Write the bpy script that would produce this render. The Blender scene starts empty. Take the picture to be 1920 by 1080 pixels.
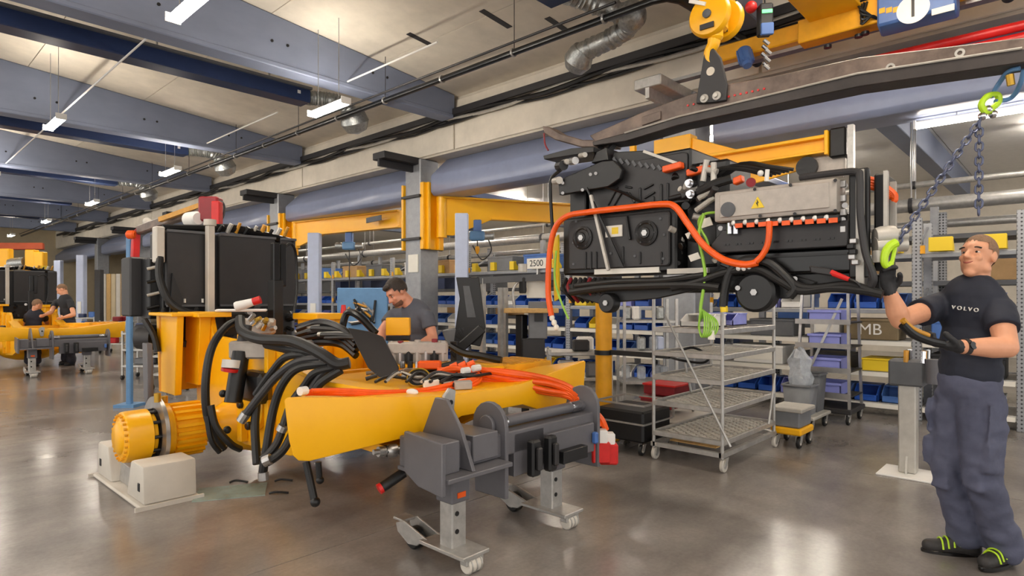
import bpy, bmesh, math, random
from mathutils import Vector as V, Matrix, Quaternion
from mathutils import noise as mnoise
rnd = random.Random(7)
SC = bpy.context.scene
COL = SC.collection
# ---------------------------------------------------------------- camera, world, exposure
FPX, CU, HV, CAMH = 1144.0, 960.0, 560.0, 1.5          # focal length in pixels, centre, horizon row, eye height
A = math.radians(47.2)
SA, CA = math.sin(A), math.cos(A)
cd = bpy.data.cameras.new('camera'); cam = bpy.data.objects.new('camera', cd); COL.objects.link(cam)
cd.sensor_width = 36; cd.lens = 36*FPX/1920; cd.shift_y = 20/1920; cd.clip_end = 200
cam.location = (0, 0, CAMH); cam.rotation_euler = (math.pi/2, 0, -A)
SC.camera = cam
w = bpy.data.worlds.new('hall_ambient'); SC.world = w; w.use_nodes = True
w.node_tree.nodes['Background'].inputs[0].default_value = (1.0, .975, .94, 1)
w.node_tree.nodes['Background'].inputs[1].default_value = 1.5
SC.view_settings.view_transform = 'Standard'; SC.view_settings.look = 'None'
SC.view_settings.exposure = 0.12; SC.view_settings.gamma = 1; SC.view_settings.use_curve_mapping = False
LAMP = 125.0
# ---------------------------------------------------------------- helpers
def ray(u): return V((SA + (u-CU)/FPX*CA, CA - (u-CU)/FPX*SA, 0))
def PD(u, v, d): p = ray(u)*d; return V((p.x, p.y, CAMH + (HV-v)/FPX*d))
def PX(u, v, X): return PD(u, v, X/ray(u).x)
def PY(u, v, Y): return PD(u, v, Y/ray(u).y)
def PZ(u, v, Z): return PD(u, v, (CAMH-Z)*FPX/(v-HV))
def lin(c): return tuple(((x/255)/12.92 if x/255 <= .04045 else ((x/255+.055)/1.055)**2.4) for x in c)
MT = {}
def mat(name, col, rough=.5, metal=0., var=.12, scale=6., bump=0., emit=0., rvar=0., stretch=None, col2=None, trans=0., alpha=1.):
    m = bpy.data.materials.new(name); m.use_nodes = True; nt = m.node_tree; N = nt.nodes; L = nt.links
    b = N['Principled BSDF']; c = lin(col)
    b.inputs['Roughness'].default_value = rough; b.inputs['Metallic'].default_value = metal
    tc = N.new('ShaderNodeTexCoord'); mp = N.new('ShaderNodeMapping'); L.new(tc.outputs['Object'], mp.inputs[0])
    if stretch: mp.inputs['Scale'].default_value = stretch
    nz = N.new('ShaderNodeTexNoise'); nz.inputs['Scale'].default_value = scale; nz.inputs['Detail'].default_value = 6; nz.inputs['Roughness'].default_value = .62
    L.new(mp.outputs[0], nz.inputs['Vector'])
    rp = N.new('ShaderNodeValToRGB'); rp.color_ramp.elements[0].position = .32; rp.color_ramp.elements[1].position = .68
    lo = lin(col2) if col2 else tuple(max(0, x*(1-var)) for x in c); hi = tuple(min(1, x*(1+var)) for x in c)
    rp.color_ramp.elements[0].color = (*lo, 1); rp.color_ramp.elements[1].color = (*hi, 1)
    L.new(nz.outputs[0], rp.inputs[0]); L.new(rp.outputs[0], b.inputs['Base Color'])
    if rvar:
        mr = N.new('ShaderNodeMapRange'); mr.inputs[3].default_value = max(.03, rough-rvar); mr.inputs[4].default_value = min(1, rough+rvar)
        L.new(nz.outputs[0], mr.inputs[0]); L.new(mr.outputs[0], b.inputs['Roughness'])
    if bump:
        bp = N.new('ShaderNodeBump'); bp.inputs['Strength'].default_value = bump; bp.inputs['Distance'].default_value = .02
        L.new(nz.outputs[0], bp.inputs['Height']); L.new(bp.outputs[0], b.inputs['Normal'])
    if emit:
        b.inputs['Emission Color'].default_value = (*c, 1); b.inputs['Emission Strength'].default_value = emit
    if trans: b.inputs['Transmission Weight'].default_value = trans
    if alpha < 1: b.inputs['Alpha'].default_value = alpha
    MT[name] = m; return m
mat('yellow', (255, 184, 12), .33, 0, .05, 3, .02, rvar=.06)
mat('yellow_dull', (232, 164, 20), .42, 0, .12, 4, .03)
mat('ochre', (196, 140, 40), .45, 0, .2, 7)
mat('concrete_blue', (124, 133, 156), .6, 0, .08, 2.5, .03, stretch=(.4, 1, 1))
mat('beam_blue', (134, 143, 170), .3, 0, .07, 3, .02)
mat('cream', (222, 213, 198), .75, 0, .09, 2.2, .05)
mat('fascia', (206, 197, 182), .7, 0, .1, 2, .05)
mat('navy', (36, 52, 90), .4, 0, .1, 4)
mat('black', (19, 19, 21), .42, 0, .25, 8)
mat('black_gloss', (14, 14, 16), .28, 0, .2, 8)
mat('rubber', (22, 22, 23), .5, 0, .2, 14, .04)
mat('charcoal', (46, 45, 47), .5, 0, .1, 6)
mat('stand_grey', (98, 97, 102), .38, 0, .08, 5, .02)
mat('steel', (178, 176, 174), .34, .85, .12, 9, .03)
mat('galv', (186, 184, 180), .42, .7, .14, 16, .03)
mat('chrome', (205, 205, 208), .15, 1, .05, 6)
mat('alu', (190, 186, 178), .45, .35, .12, 8, .04)
mat('silver_cast', (176, 168, 160), .5, .35, .08, 20, .05)
mat('cradle', (206, 200, 190), .5, 0, .06, 4, .03)
mat('white', (232, 230, 226), .5, 0, .04, 6)
mat('paper', (236, 232, 222), .8, 0, .03, 6)
mat('orange', (240, 92, 16), .42, 0, .08, 10)
mat('red', (206, 32, 30), .4, 0, .1, 8)
mat('dkred', (130, 24, 34), .45, 0, .12, 8)
mat('lime', (186, 226, 40), .45, 0, .08, 10)
mat('green_wire', (150, 200, 70), .45, 0, .1, 20)
mat('bin_blue', (36, 84, 176), .45, 0, .08, 8)
mat('box_blue', (70, 110, 178), .5, 0, .1, 8)
mat('lavender', (136, 142, 212), .5, 0, .06, 8)
mat('hoist_blue', (74, 106, 164), .38, 0, .08, 8)
mat('tool_blue', (96, 140, 184), .45, 0, .1, 5)
mat('paleblue', (186, 196, 222), .45, 0, .05, 5)
mat('bin_grey', (120, 122, 126), .5, 0, .08, 8)
mat('wood', (206, 166, 104), .6, 0, .16, 5, .05, stretch=(1, 8, 8))
mat('cardboard', (176, 142, 100), .85, 0, .1, 6)
mat('rust', (118, 102, 92), .45, .2, .3, 5, .12, rvar=.12, col2=(74, 62, 56))
mat('rust_dark', (58, 52, 50), .45, .2, .3, 5, .1)
mat('rack_grey', (150, 152, 156), .45, .4, .1, 10)
mat('slate_grey', (92, 94, 98), .6, 0, .15, 5)  # plain dark grey, own colour of rims, rails, boxes and shelves
mat('skin', (222, 160, 126), .5, 0, .06, 12)
mat('skin_pink', (214, 150, 122), .5, 0, .06, 12)
mat('hair_dark', (44, 34, 28), .6, 0, .3, 60, .4)
mat('hair_short', (134, 104, 80), .7, 0, .2, 90, .3)
mat('shirt_navy', (34, 38, 52), .8, 0, .12, 9, .15)
mat('shirt_grey', (86, 89, 100), .8, 0, .1, 9, .15)
mat('shirt_black', (36, 37, 42), .8, 0, .1, 9, .15)
mat('trousers', (82, 85, 106), .85, 0, .14, 11, .25)
mat('trousers_dark', (40, 42, 54), .85, 0, .14, 11, .2)
mat('glove', (42, 42, 45), .7, 0, .25, 30, .2)
mat('shoe', (44, 42, 42), .6, 0, .25, 20, .2)
mat('lens_dark', (18, 16, 16), .2)
mat('eye_white', (226, 220, 214), .3)
mat('lip', (176, 98, 84), .5)
mat('hose_silver', (170, 172, 170), .35, .8, .25, 30, .3)
mat('lamp', (255, 244, 228), .5, 0, 0, 1, emit=LAMP)
mat('lamp_soft', (255, 244, 228), .5, 0, 0, 1, emit=40)
mat('led', (90, 220, 120), .5, emit=2.0)
mat('sheet', (176, 196, 190), .12, 0, .12, 9, .12, alpha=.55)
mat('film', (200, 206, 214), .2, 0, .2, 14, .4, alpha=.5)
mat('brass', (190, 150, 50), .35, .5, .1, 9)
mat('sticker', (240, 206, 40), .5, 0, .02, 4)
mat('wallwarm', (206, 190, 158), .8, 0, .08, 1.5, .03)
def floor_mat():
    m = bpy.data.materials.new('polished_concrete'); m.use_nodes = True; nt = m.node_tree; N = nt.nodes; L = nt.links; b = N['Principled BSDF']
    g = N.new('ShaderNodeNewGeometry')
    def noise(sc, det, stretch=(1, 1, 1), rot=0, dist=0.):
        mp = N.new('ShaderNodeMapping'); mp.inputs['Scale'].default_value = stretch; mp.inputs['Rotation'].default_value = (0, 0, rot)
        L.new(g.outputs['Position'], mp.inputs[0]); n = N.new('ShaderNodeTexNoise'); n.inputs['Scale'].default_value = sc
        n.inputs['Detail'].default_value = det; n.inputs['Distortion'].default_value = dist; n.inputs['Roughness'].default_value = .6
        L.new(mp.outputs[0], n.inputs['Vector']); return n
    n1 = noise(.7, 7, dist=.2); n2 = noise(2.2, 5, (.5, 1.3, 1), -.4, .5); n3 = noise(40, 3); n4 = noise(.9, 2)
    r1 = N.new('ShaderNodeValToRGB'); r1.color_ramp.elements[0].position = .3; r1.color_ramp.elements[1].position = .72
    r1.color_ramp.elements[0].color = (*lin((106, 101, 98)), 1); r1.color_ramp.elements[1].color = (*lin((164, 157, 151)), 1)
    L.new(n1.outputs[0], r1.inputs[0])
    r2 = N.new('ShaderNodeValToRGB'); r2.color_ramp.elements[0].position = .3; r2.color_ramp.elements[1].position = .7
    r2.color_ramp.elements[0].color = (.74, .74, .74, 1); r2.color_ramp.elements[1].color = (1.1, 1.09, 1.08, 1)
    L.new(n2.outputs[0], r2.inputs[0])
    mx = N.new('ShaderNodeMix'); mx.data_type = 'RGBA'; mx.blend_type = 'MULTIPLY'; mx.inputs[0].default_value = .8
    L.new(r1.outputs[0], mx.inputs[6]); L.new(r2.outputs[0], mx.inputs[7])
    r3 = N.new('ShaderNodeValToRGB'); r3.color_ramp.elements[0].color = (.78, .78, .78, 1); r3.color_ramp.elements[1].color = (1.14, 1.14, 1.14, 1)
    L.new(n3.outputs[0], r3.inputs[0])
    mx2 = N.new('ShaderNodeMix'); mx2.data_type = 'RGBA'; mx2.blend_type = 'MULTIPLY'; mx2.inputs[0].default_value = 1
    L.new(mx.outputs[2], mx2.inputs[6]); L.new(r3.outputs[0], mx2.inputs[7]); L.new(mx2.outputs[2], b.inputs['Base Color'])
    mr = N.new('ShaderNodeMapRange'); mr.inputs[3].default_value = .13; mr.inputs[4].default_value = .3
    L.new(n4.outputs[0], mr.inputs[0]); L.new(mr.outputs[0], b.inputs['Roughness'])
    b.inputs['Specular IOR Level'].default_value = .75
    MT['floor'] = m
floor_mat()
def perf_mat():
    m = mat('perforated', (158, 160, 164), .45, .4, .1, 10); nt = m.node_tree; N = nt.nodes; L = nt.links; b = N['Principled BSDF']
    tc = N.new('ShaderNodeTexCoord'); ch = N.new('ShaderNodeTexVoronoi'); ch.inputs['Scale'].default_value = 22; ch.inputs['Randomness'].default_value = 0
    L.new(tc.outputs['Object'], ch.inputs['Vector'])
    lt = N.new('ShaderNodeMath'); lt.operation = 'LESS_THAN'; lt.inputs[1].default_value = .3; L.new(ch.outputs['Distance'], lt.inputs[0])
    mx = N.new('ShaderNodeMix'); mx.data_type = 'RGBA'; src = b.inputs['Base Color'].links[0].from_socket
    L.new(lt.outputs[0], mx.inputs[0]); L.new(src, mx.inputs[6]); mx.inputs[7].default_value = (.06, .06, .065, 1); L.new(mx.outputs[2], b.inputs['Base Color'])
perf_mat()
def basis(d):
    d = V(d).normalized(); a = V((0, 0, 1)) if abs(d.z) < .9 else V((1, 0, 0))
    x = d.cross(a).normalized(); return x, d.cross(x).normalized(), d
def crom(P, steps=6, closed=False):
    P = [V(p) for p in P]; n = len(P); out = []
    if n < 3 and not closed: return P
    for i in range(n if closed else n-1):
        g = (lambda k: P[k % n]) if closed else (lambda k: P[max(0, min(n-1, k))])
        a, b, c, d = g(i-1), g(i), g(i+1), g(i+2)
        for s in range(steps):
            t = s/steps; out.append(.5*((2*b) + (c-a)*t + (2*a-5*b+4*c-d)*t*t + (3*b-3*c+d-a)*t**3))
    if not closed: out.append(P[-1])
    return out
class B:
    def __init__(s): s.v = []; s.f = []
    def add(s, vs, fs):
        o = len(s.v); s.v += [V(p) for p in vs]; s.f += [tuple(i+o for i in f) for f in fs]; return s
    def bx(s, x0, x1, y0, y1, z0, z1):
        return s.add([(x, y, z) for z in (z0, z1) for y in (y0, y1) for x in (x0, x1)],
                     [(0, 1, 3, 2), (4, 5, 7, 6), (0, 1, 5, 4), (2, 3, 7, 6), (0, 2, 6, 4), (1, 3, 7, 5)])
    def ob(s, c, a, b, d):                      # centre and three half-axis vectors
        c, a, b, d = V(c), V(a), V(b), V(d)
        return s.add([c+a*i+b*j+d*k for k in (-1, 1) for j in (-1, 1) for i in (-1, 1)],
                     [(0, 1, 3, 2), (4, 5, 7, 6), (0, 1, 5, 4), (2, 3, 7, 6), (0, 2, 6, 4), (1, 3, 7, 5)])
    def bar(s, p, q, w, h, up=(0, 0, 1)):       # bar of w x h between two points
        p, q = V(p), V(q); d = (q-p).normalized(); up = V(up)
        if abs(d.dot(up)) > .98: up = V((0, 1, 0))
        x = d.cross(up).normalized(); y = x.cross(d)
        return s.ob((p+q)/2, (q-p)/2, x*w/2, y*h/2)
    def cyl(s, p, q, r, r2=None, n=16): return s.lathe(p, V(q)-V(p), [(0, r), ((V(q)-V(p)).length, r if r2 is None else r2)], n)
    def lathe(s, p, d, prof, n=20):
        x, y, z = basis(d); p = V(p); vs = []; fs = []; m = len(prof)
        for t, r in prof:
            for k in range(n):
                a = 2*math.pi*k/n; vs.append(p + z*t + (x*math.cos(a)+y*math.sin(a))*max(r, 1e-4))
        for i in range(m-1):
            for k in range(n): fs.append((i*n+k, i*n+(k+1) % n, (i+1)*n+(k+1) % n, (i+1)*n+k))
        fs.append(tuple(range(n))); fs.append(tuple((m-1)*n+k for k in range(n)))
        return s.add(vs, fs)
    def ring(s, p, d, ro, ri, t, n=28):         # flat annulus of thickness t along d
        x, y, z = basis(d); p = V(p); vs = []; fs = []
        for (tt, r) in ((0, ro), (t, ro), (t, ri), (0, ri)):
            for k in range(n):
                a = 2*math.pi*k/n; vs.append(p + z*tt + (x*math.cos(a)+y*math.sin(a))*r)
        for i in range(4):
            for k in range(n): fs.append((i*n+k, i*n+(k+1) % n, ((i+1) % 4)*n+(k+1) % n, ((i+1) % 4)*n+k))
        return s.add(vs, fs)
    def tube(s, P, r, n=8, spl=True, steps=6, closed=False):
        P = crom(P, steps, closed) if spl else [V(p) for p in P]
        m = len(P); vs = []; fs = []; x = None
        for i in range(m):
            a = P[(i-1) % m] if (closed or i) else P[0]; b = P[(i+1) % m] if (closed or i < m-1) else P[-1]
            d = (b-a)
            if d.length < 1e-6: d = V((0, 0, 1))
            d.normalize()
            if x is None: x, y, _ = basis(d)
            x = (x - d*x.dot(d))
            if x.length < 1e-5: x = basis(d)[0]
            x.normalize(); y = d.cross(x)
            rr = r(i/(m-1)) if callable(r) else r
            for k in range(n):
                t = 2*math.pi*k/n; vs.append(P[i] + (x*math.cos(t)+y*math.sin(t))*rr)
        for i in range(m if closed else m-1):
            j = (i+1) % m
            for k in range(n): fs.append((i*n+k, i*n+(k+1) % n, j*n+(k+1) % n, j*n+k))
        if not closed: fs.append(tuple(range(n))); fs.append(tuple((m-1)*n+k for k in range(n)))
        return s.add(vs, fs)
    def prism(s, poly, ax, a, b):               # polygon extruded along an axis; poly holds the two other coordinates
        f = {'x': lambda p, t: (t, p[0], p[1]), 'y': lambda p, t: (p[0], t, p[1]), 'z': lambda p, t: (p[0], p[1], t)}[ax]
        n = len(poly)
        return s.add([f(p, a) for p in poly]+[f(p, b) for p in poly],
                     [tuple(range(n)), tuple(range(n, 2*n))]+[(i, (i+1) % n, n+(i+1) % n, n+i) for i in range(n)])
    def slab(s, P, n, t):                       # planar 3-D outline P given thickness t along n
        P = [V(p) for p in P]; n = V(n).normalized()*t; k = len(P)
        return s.add(P+[p+n for p in P], [tuple(range(k)), tuple(range(k, 2*k))]+[(i, (i+1) % k, k+(i+1) % k, k+i) for i in range(k)])
    def ell(s, c, r, M=None, n=14, m=9):
        c = V(c); vs = []; fs = []; M = M or Matrix.Identity(3)
        if not hasattr(r, '__len__'): r = (r, r, r)
        for i in range(1, m):
            p = math.pi*i/m
            for k in range(n):
                t = 2*math.pi*k/n; vs.append(c + M @ V((r[0]*math.sin(p)*math.cos(t), r[1]*math.sin(p)*math.sin(t), r[2]*math.cos(p))))
        vs += [c + M @ V((0, 0, r[2])), c + M @ V((0, 0, -r[2]))]; T = len(vs)-2
        for i in range(m-2):
            for k in range(n): fs.append((i*n+k, i*n+(k+1) % n, (i+1)*n+(k+1) % n, (i+1)*n+k))
        for k in range(n): fs.append((T, k, (k+1) % n)); fs.append((T+1, (m-2)*n+k, (m-2)*n+(k+1) % n))
        return s.add(vs, fs)
    def cap(s, p, q, r, r2, n=12):              # tapered capsule
        s.ell(p, r, n=n, m=8); s.ell(q, r2, n=n, m=8)
        if (V(q)-V(p)).length > 1e-4: s.lathe(p, V(q)-V(p), [(0, r), ((V(q)-V(p)).length, r2)], n)
        return s
    def obj(s, name, m, parent=None, bv=0, seg=1, ang=35, loc=None):
        L = V(loc) if loc is not None else (wloc(parent) if parent else V((0, 0, 0)))
        me = bpy.data.meshes.new(name); bm = bmesh.new()
        vs = [bm.verts.new(p-L) for p in s.v]
        for f in s.f:
            try: bm.faces.new([vs[i] for i in f])
            except ValueError: pass
        bmesh.ops.recalc_face_normals(bm, faces=bm.faces)
        if bv:
            es = [e for e in bm.edges if len(e.link_faces) == 2 and e.calc_face_angle(0) > math.radians(30)]
            bmesh.ops.bevel(bm, geom=es, offset=bv, segments=seg, affect='EDGES', profile=.5, clamp_overlap=True)
        bm.to_mesh(me); bm.free()
        for p in me.polygons: p.use_smooth = True
        me.set_sharp_from_angle(angle=math.radians(ang))
        me.materials.append(MT[m]); o = bpy.data.objects.new(name, me); COL.objects.link(o)
        if parent: o.parent = parent
        else: o.location = L
        return o
def wloc(o):
    L = V(o.location)
    while o.parent: o = o.parent; L = L + V(o.location)
    return L
def tag(o, label=None, cat=None, group=None, kind=None):
    for k, x in (('label', label), ('category', cat), ('group', group), ('kind', kind)):
        if x: o[k] = x
    return o
def thing(name, label, cat, loc, group=None):
    o = bpy.data.objects.new(name, None); o.empty_display_size = .1; COL.objects.link(o); o.location = V(loc)
    return tag(o, label, cat, group)
def cpy(o, parent=None, skip=()):
    c = o.copy(); COL.objects.link(c); c.parent = parent
    for ch in [x for x in list(COL.objects) if x.parent == o]:
        if ch.name.split('.')[0] not in skip: cpy(ch, c, skip)
    return c
def dup(o, dl, label=None, group=None, skip=(), rz=0):
    c = cpy(o, None, skip); c.location = V(o.location)+V(dl); c.rotation_euler.z = rz
    return tag(c, label, None, group)
def text(name, s, m, parent, c, right, up, size, depth=.002):      # lettering standing on a surface
    cu = bpy.data.curves.new(name, 'FONT'); cu.body = s; cu.size = size; cu.align_x = 'CENTER'; cu.align_y = 'CENTER'; cu.extrude = depth
    t = bpy.data.objects.new(name, cu); COL.objects.link(t)
    dg = bpy.context.evaluated_depsgraph_get(); me = bpy.data.meshes.new_from_object(t.evaluated_get(dg))
    bpy.data.objects.remove(t); bpy.data.curves.remove(cu)
    right = V(right).normalized(); up = V(up); up = (up-right*up.dot(right)).normalized(); n = right.cross(up)
    L = wloc(parent)
    for v in me.vertices: v.co = V(c) + right*v.co.x + up*v.co.y + n*v.co.z - L
    me.materials.clear(); me.materials.append(MT[m]); me.name = name
    o = bpy.data.objects.new(name, me); COL.objects.link(o); o.parent = parent; return o
def struct(b, name, m, parent=None, **k):
    o = b.obj(name, m, parent, **k)
    if not parent: o['kind'] = 'structure'
    return o
# ================================================================ the hall
ROOF = lambda x: 5.49 + .088*(8.0-x)
YB = [3.0+5.95*k for k in range(-1, 8)]                   # transverse beams
fl = struct(B().bx(-12, 22, -10, 52, -.25, -.012), 'floor', 'floor')
ys = [3.3+4.76*k for k in range(-3, 11)]; xs = [-12, .4, 5.9, 12, 22]
for i in range(len(xs)-1):
    for j in range(len(ys)-1):
        B().bx(xs[i]+.004, xs[i+1]-.004, ys[j]+.004, ys[j+1]-.004, -.012, 0).obj('concrete_slab', 'floor', fl)
ce = struct(B().prism([(-12, ROOF(-12)+.16), (8.6, ROOF(8.6)+.16), (8.6, ROOF(8.6)+.3), (-12, ROOF(-12)+.3)], 'y', -9, 52), 'ceiling', 'fascia')
xe = [-12, -8, -5.2, -2.4, .2, 2.3, 4.3, 6.3, 8.3]
for j in range(len(YB)-1):
    for i in range(len(xe)-1):
        a, b = xe[i]+.006, xe[i+1]-.006
        B().prism([(a, ROOF(a)), (b, ROOF(b)), (b, ROOF(b)+.155), (a, ROOF(a)+.155)], 'y', YB[j]+.01, YB[j+1]-.01).obj('ceiling_panel', 'cream', ce)
# low ceiling over the storage bay and its far wall
c2 = B().bx(8.6, 22, -9, 52, 4.75, 4.9).obj('ceiling', 'fascia'); c2['kind'] = 'structure'
for k in range(-1, 7): B().bx(8.62, 21.9, -4+6*k+.01, 2+6*k-.01, 4.69, 4.745).obj('ceiling_panel', 'white', c2)
struct(B().bx(20, 20.2, -9, 52, -.25, 4.75), 'wall_right', 'fascia')
wf = struct(B().bx(-12, 20, 44, 44.2, -.25, 7.3), 'wall_far', 'wallwarm')
for x in range(-3, 10): B().bx(x*2+.01, x*2+1.99, 43.96, 44, 0, 3.2).obj('wall_panel', 'wallwarm', wf)
# transverse blue beams with recessed bolt sockets
for i, y in enumerate(YB[1:]):
    t = thing('ceiling_beam', 'blue painted concrete ceiling beam spanning the hall under the roof panels', 'beam', (8, y, 5.05), 'blue transverse ceiling beams')
    B().prism([(-12, 5.05), (8.0, 5.05), (8.0, ROOF(8)), (-12, ROOF(-12))], 'y', y-.02, y+.3).obj('web', 'concrete_blue', t, bv=.015)
    B().bx(-12, 7.96, y-.035, y+.315, 5.02, 5.1).obj('flange', 'concrete_blue', t, bv=.015)
    for x in (2.4, 2.75, 4.3, 4.55, 6.1, 6.4):
        B().cyl((x, y-.02, 5.4), (x, y-.035, 5.4), .022, n=10).obj('bolt_socket', 'black', t)
# long fascia beam, cable tray and blue runway beam on the column line
t = thing('fascia_beam', 'cream concrete edge beam running the length of the hall above the columns', 'beam', (8.3, 20, 4.42))
B().bx(8.12, 8.6, -9, 44, 4.42, 5.66).obj('web', 'fascia', t)
for k in range(-1, 8): B().bx(8.08, 8.12, YB[0]+6*k+6.02, YB[0]+6*k+11.98, 4.46, 5.42).obj('facing_panel', 'cream', t, bv=.01)
t = thing('runway_beam', 'deep blue-grey runway beam with sloped lower face above the storage bay', 'beam', (8.2, 20, 3.55))
CY = [4.15, 10.2, 16.4, 22.5, 28.6, 34.7]
for a, b in zip([-9]+[y+.34 for y in CY], [y-.46 for y in CY]+[44]): B().prism([(8.48, 4.42), (8.08, 4.04), (8.06, 4.0), (8.06, 3.69), (8.13, 3.62), (8.66, 3.62), (8.66, 4.42)], 'y', a, b).obj('girder', 'beam_blue', t, bv=.012)
t = thing('cable_tray', 'dark cable tray with sagging bundled cables under the roof edge', 'cable tray', (7.9, 20, 5.1))
B().bx(7.96, 8.06, -6, 43, 5.1, 5.14).obj('tray', 'galv', t)
B().bx(7.93, 7.96, -6, 43, 5.08, 5.2).obj('side_rail', 'charcoal', t)
for k in range(4):
    pts = [V((8.02-.015*k+.01*math.sin(y*1.3+k), y, 4.98+.05*math.sin(y*1.7+2*k)+.02*k)) for y in [(-6+.9*i) for i in range(54)]]
    B().tube(pts, .02+.006*k, 6, steps=2).obj('cable_bundle', ['black', 'rubber', 'alu', 'black'][k], t)
for i in range(26): B().bx(8.0, 8.06, 1.2+i*1.6, 1.45+i*1.6+.3*(i % 3), 4.98, 5.06).obj('cable_clamp', 'charcoal' if i % 3 else 'galv', t)
# columns
for i, y in enumerate([4.15, 10.2, 16.4, 22.5, 28.6, 34.7]):
    lab = ['grey concrete column with pale bracket head behind the hanging power module', 'grey concrete column with dark bracket head carrying the yellow wall jib', 'grey concrete column carrying the yellow jib behind the radiator pack',
           'grey concrete column behind the radiator pack in the storage row', 'far grey concrete column in the storage row', 'farthest grey concrete column in the storage row'][i]
    t = thing('column', lab, 'column', (8.2, y, 0), 'columns along the storage bay')
    B().bx(7.95, 8.45, y-.25, y+.25, 0, 4.4).obj('shaft', 'rack_grey', t, bv=.02)
    B().bx(7.1, 8.45, y-.2, y+.2, 4.28, 4.42).obj('bracket_head', 'charcoal' if i else 'galv', t, bv=.01)
    B().bx(7.1, 8.0, y-.03, y+.03, 4.14, 4.28).obj('bracket_web', 'charcoal' if i else 'galv', t)
    B().bx(7.93, 7.95, y-.2, y+.12, 2.05, 2.42).obj('notice', 'paper', t)
# storage-bay beams, duct, pipes
for i, y in enumerate([2.2, 8.2, 14.2, 20.2]):
    o = B().prism([(8.66, 3.75), (9.6, 4.2), (19.9, 4.2), (19.9, 4.69), (8.66, 4.69)], 'y', y-.15, y+.15).obj('storage_beam', 'concrete_blue', loc=(8.7, y, 3.8), bv=.01)
    tag(o, 'blue-grey haunched roof beam over the storage bay behind the racks', 'beam', 'storage bay roof beams')
for y in (-.1, 5.0, 11.0):
    t = thing('heating_panel', 'dark blue radiant heating panel under the storage bay roof', 'heating panel', (8.9, y, 3.95), 'storage bay heating panels')
    B().bx(8.9, 16, y-.2, y+.2, 3.98, 4.12).obj('panel', 'navy', t, bv=.01)
    for x in (9.6, 12.5, 15): B().cyl((x, y, 4.1), (x, y, 4.7), .012, n=6).obj('hanger', 'steel', t)
for k, (x, z, r) in enumerate([(12.0, 3.05, .11), (12.35, 2.75, .07), (12.2, 3.42, .05)]):
    t = thing('service_pipe', ['thick grey service pipe along the storage bay', 'lower grey service pipe along the storage bay', 'thin upper service pipe along the storage bay'][k], 'pipe', (x, 10, z))
    B().cyl((x, -8, z), (x, 40, z), r, n=14).obj('pipe', 'galv', t)
    for y in range(-6, 38, 4):
        B().ring((x, y, z), (0, 1, 0), r+.02, r-.004, .06, 14).obj('pipe_clamp', 'charcoal', t)
        B().cyl((x, y+.03, z+r), (x, y+.03, 4.69), .012, n=6).obj('hanger', 'steel', t)
# ---------------- lamps
def lamp(x, y, z, ln, label, group, wd=.16, top=None, em='lamp'):
    t = thing('tube_lamp', label, 'lamp', (x, y, z), group)
    B().bx(x-wd*.27, x+wd*.27, y-ln/2, y+ln/2, z+.012, z+.08).obj('housing', 'white', t, bv=.01)
    for s in (-1, 1): B().cyl((x+s*wd*.32, y-ln/2+.02, z+.012), (x+s*wd*.32, y+ln/2-.02, z+.012), wd*.15, n=10).obj('tube', em, t)
    for s in (-1, 1): B().bx(x-wd/2, x+wd/2, y+s*ln/2-.012, y+s*ln/2+.012, z-.01, z+.09).obj('end_cap', 'white', t)
    for s in (-1, 1): B().cyl((x, y+s*ln*.3, z+.08), (x, y+s*ln*.3, top or ROOF(x)), .006, n=5).obj('hanger', 'steel', t)
    return t
zB = 4.42
for u in (615, 318, 172, 86, 20):
    d = 1685*5.0/(u+277); p = PD(u, 0, d); lamp(5.0, p.y, zB, 1.0, 'bright twin tube lamp hung beside the black pipe run', 'tube lamps of the row beside the black pipe')
for u in (357, 102): 
    p = PX(u, 0, 2.45); lamp(2.45, p.y, 4.62, 1.05, 'bright twin tube lamp hung below the blue heating panels in mid hall', 'tube lamps of the row in mid hall')
for y in (20.5, 26.4): lamp(2.45, y, 4.62, 1.15, 'bright twin tube lamp hung below the blue heating panels in mid hall', 'tube lamps of the row in mid hall')
for y in (1.0,): lamp(5.0, y, 4.8, 1.2, 'bright twin tube lamp hung beside the black pipe run', 'tube lamps of the row beside the black pipe')
for y in (-3.4, 2.4): lamp(2.45, y-2.4, 4.62, 1.05, 'bright twin tube lamp hung below the blue heating panels in mid hall', 'tube lamps of the row in mid hall')
for x in (-1.5, -6): 
    for y in (-4, 4.4, 8, 14, 20, 26.4): lamp(x, y, 4.6, 1.2, 'bright twin tube lamp in the rows over the open aisle', 'tube lamps over the open aisle')
for y0 in (1.0,): lamp(8.5, y0-.6, 3.5, 2.0, 'long bright tube lamp fixed under the blue runway beam', None, .09, 3.63, 'lamp_soft')
for x in (11, 14.5):
    for y in (0, 4.5, 9, 13.5, 18, 24): lamp(x, y, 4.5, 1.3, 'added fill lamp brightening the storage racks', 'added fill lamps above the storage racks', .18, 4.69)  # lamps added only to brighten the storage bay and its racks
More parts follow.
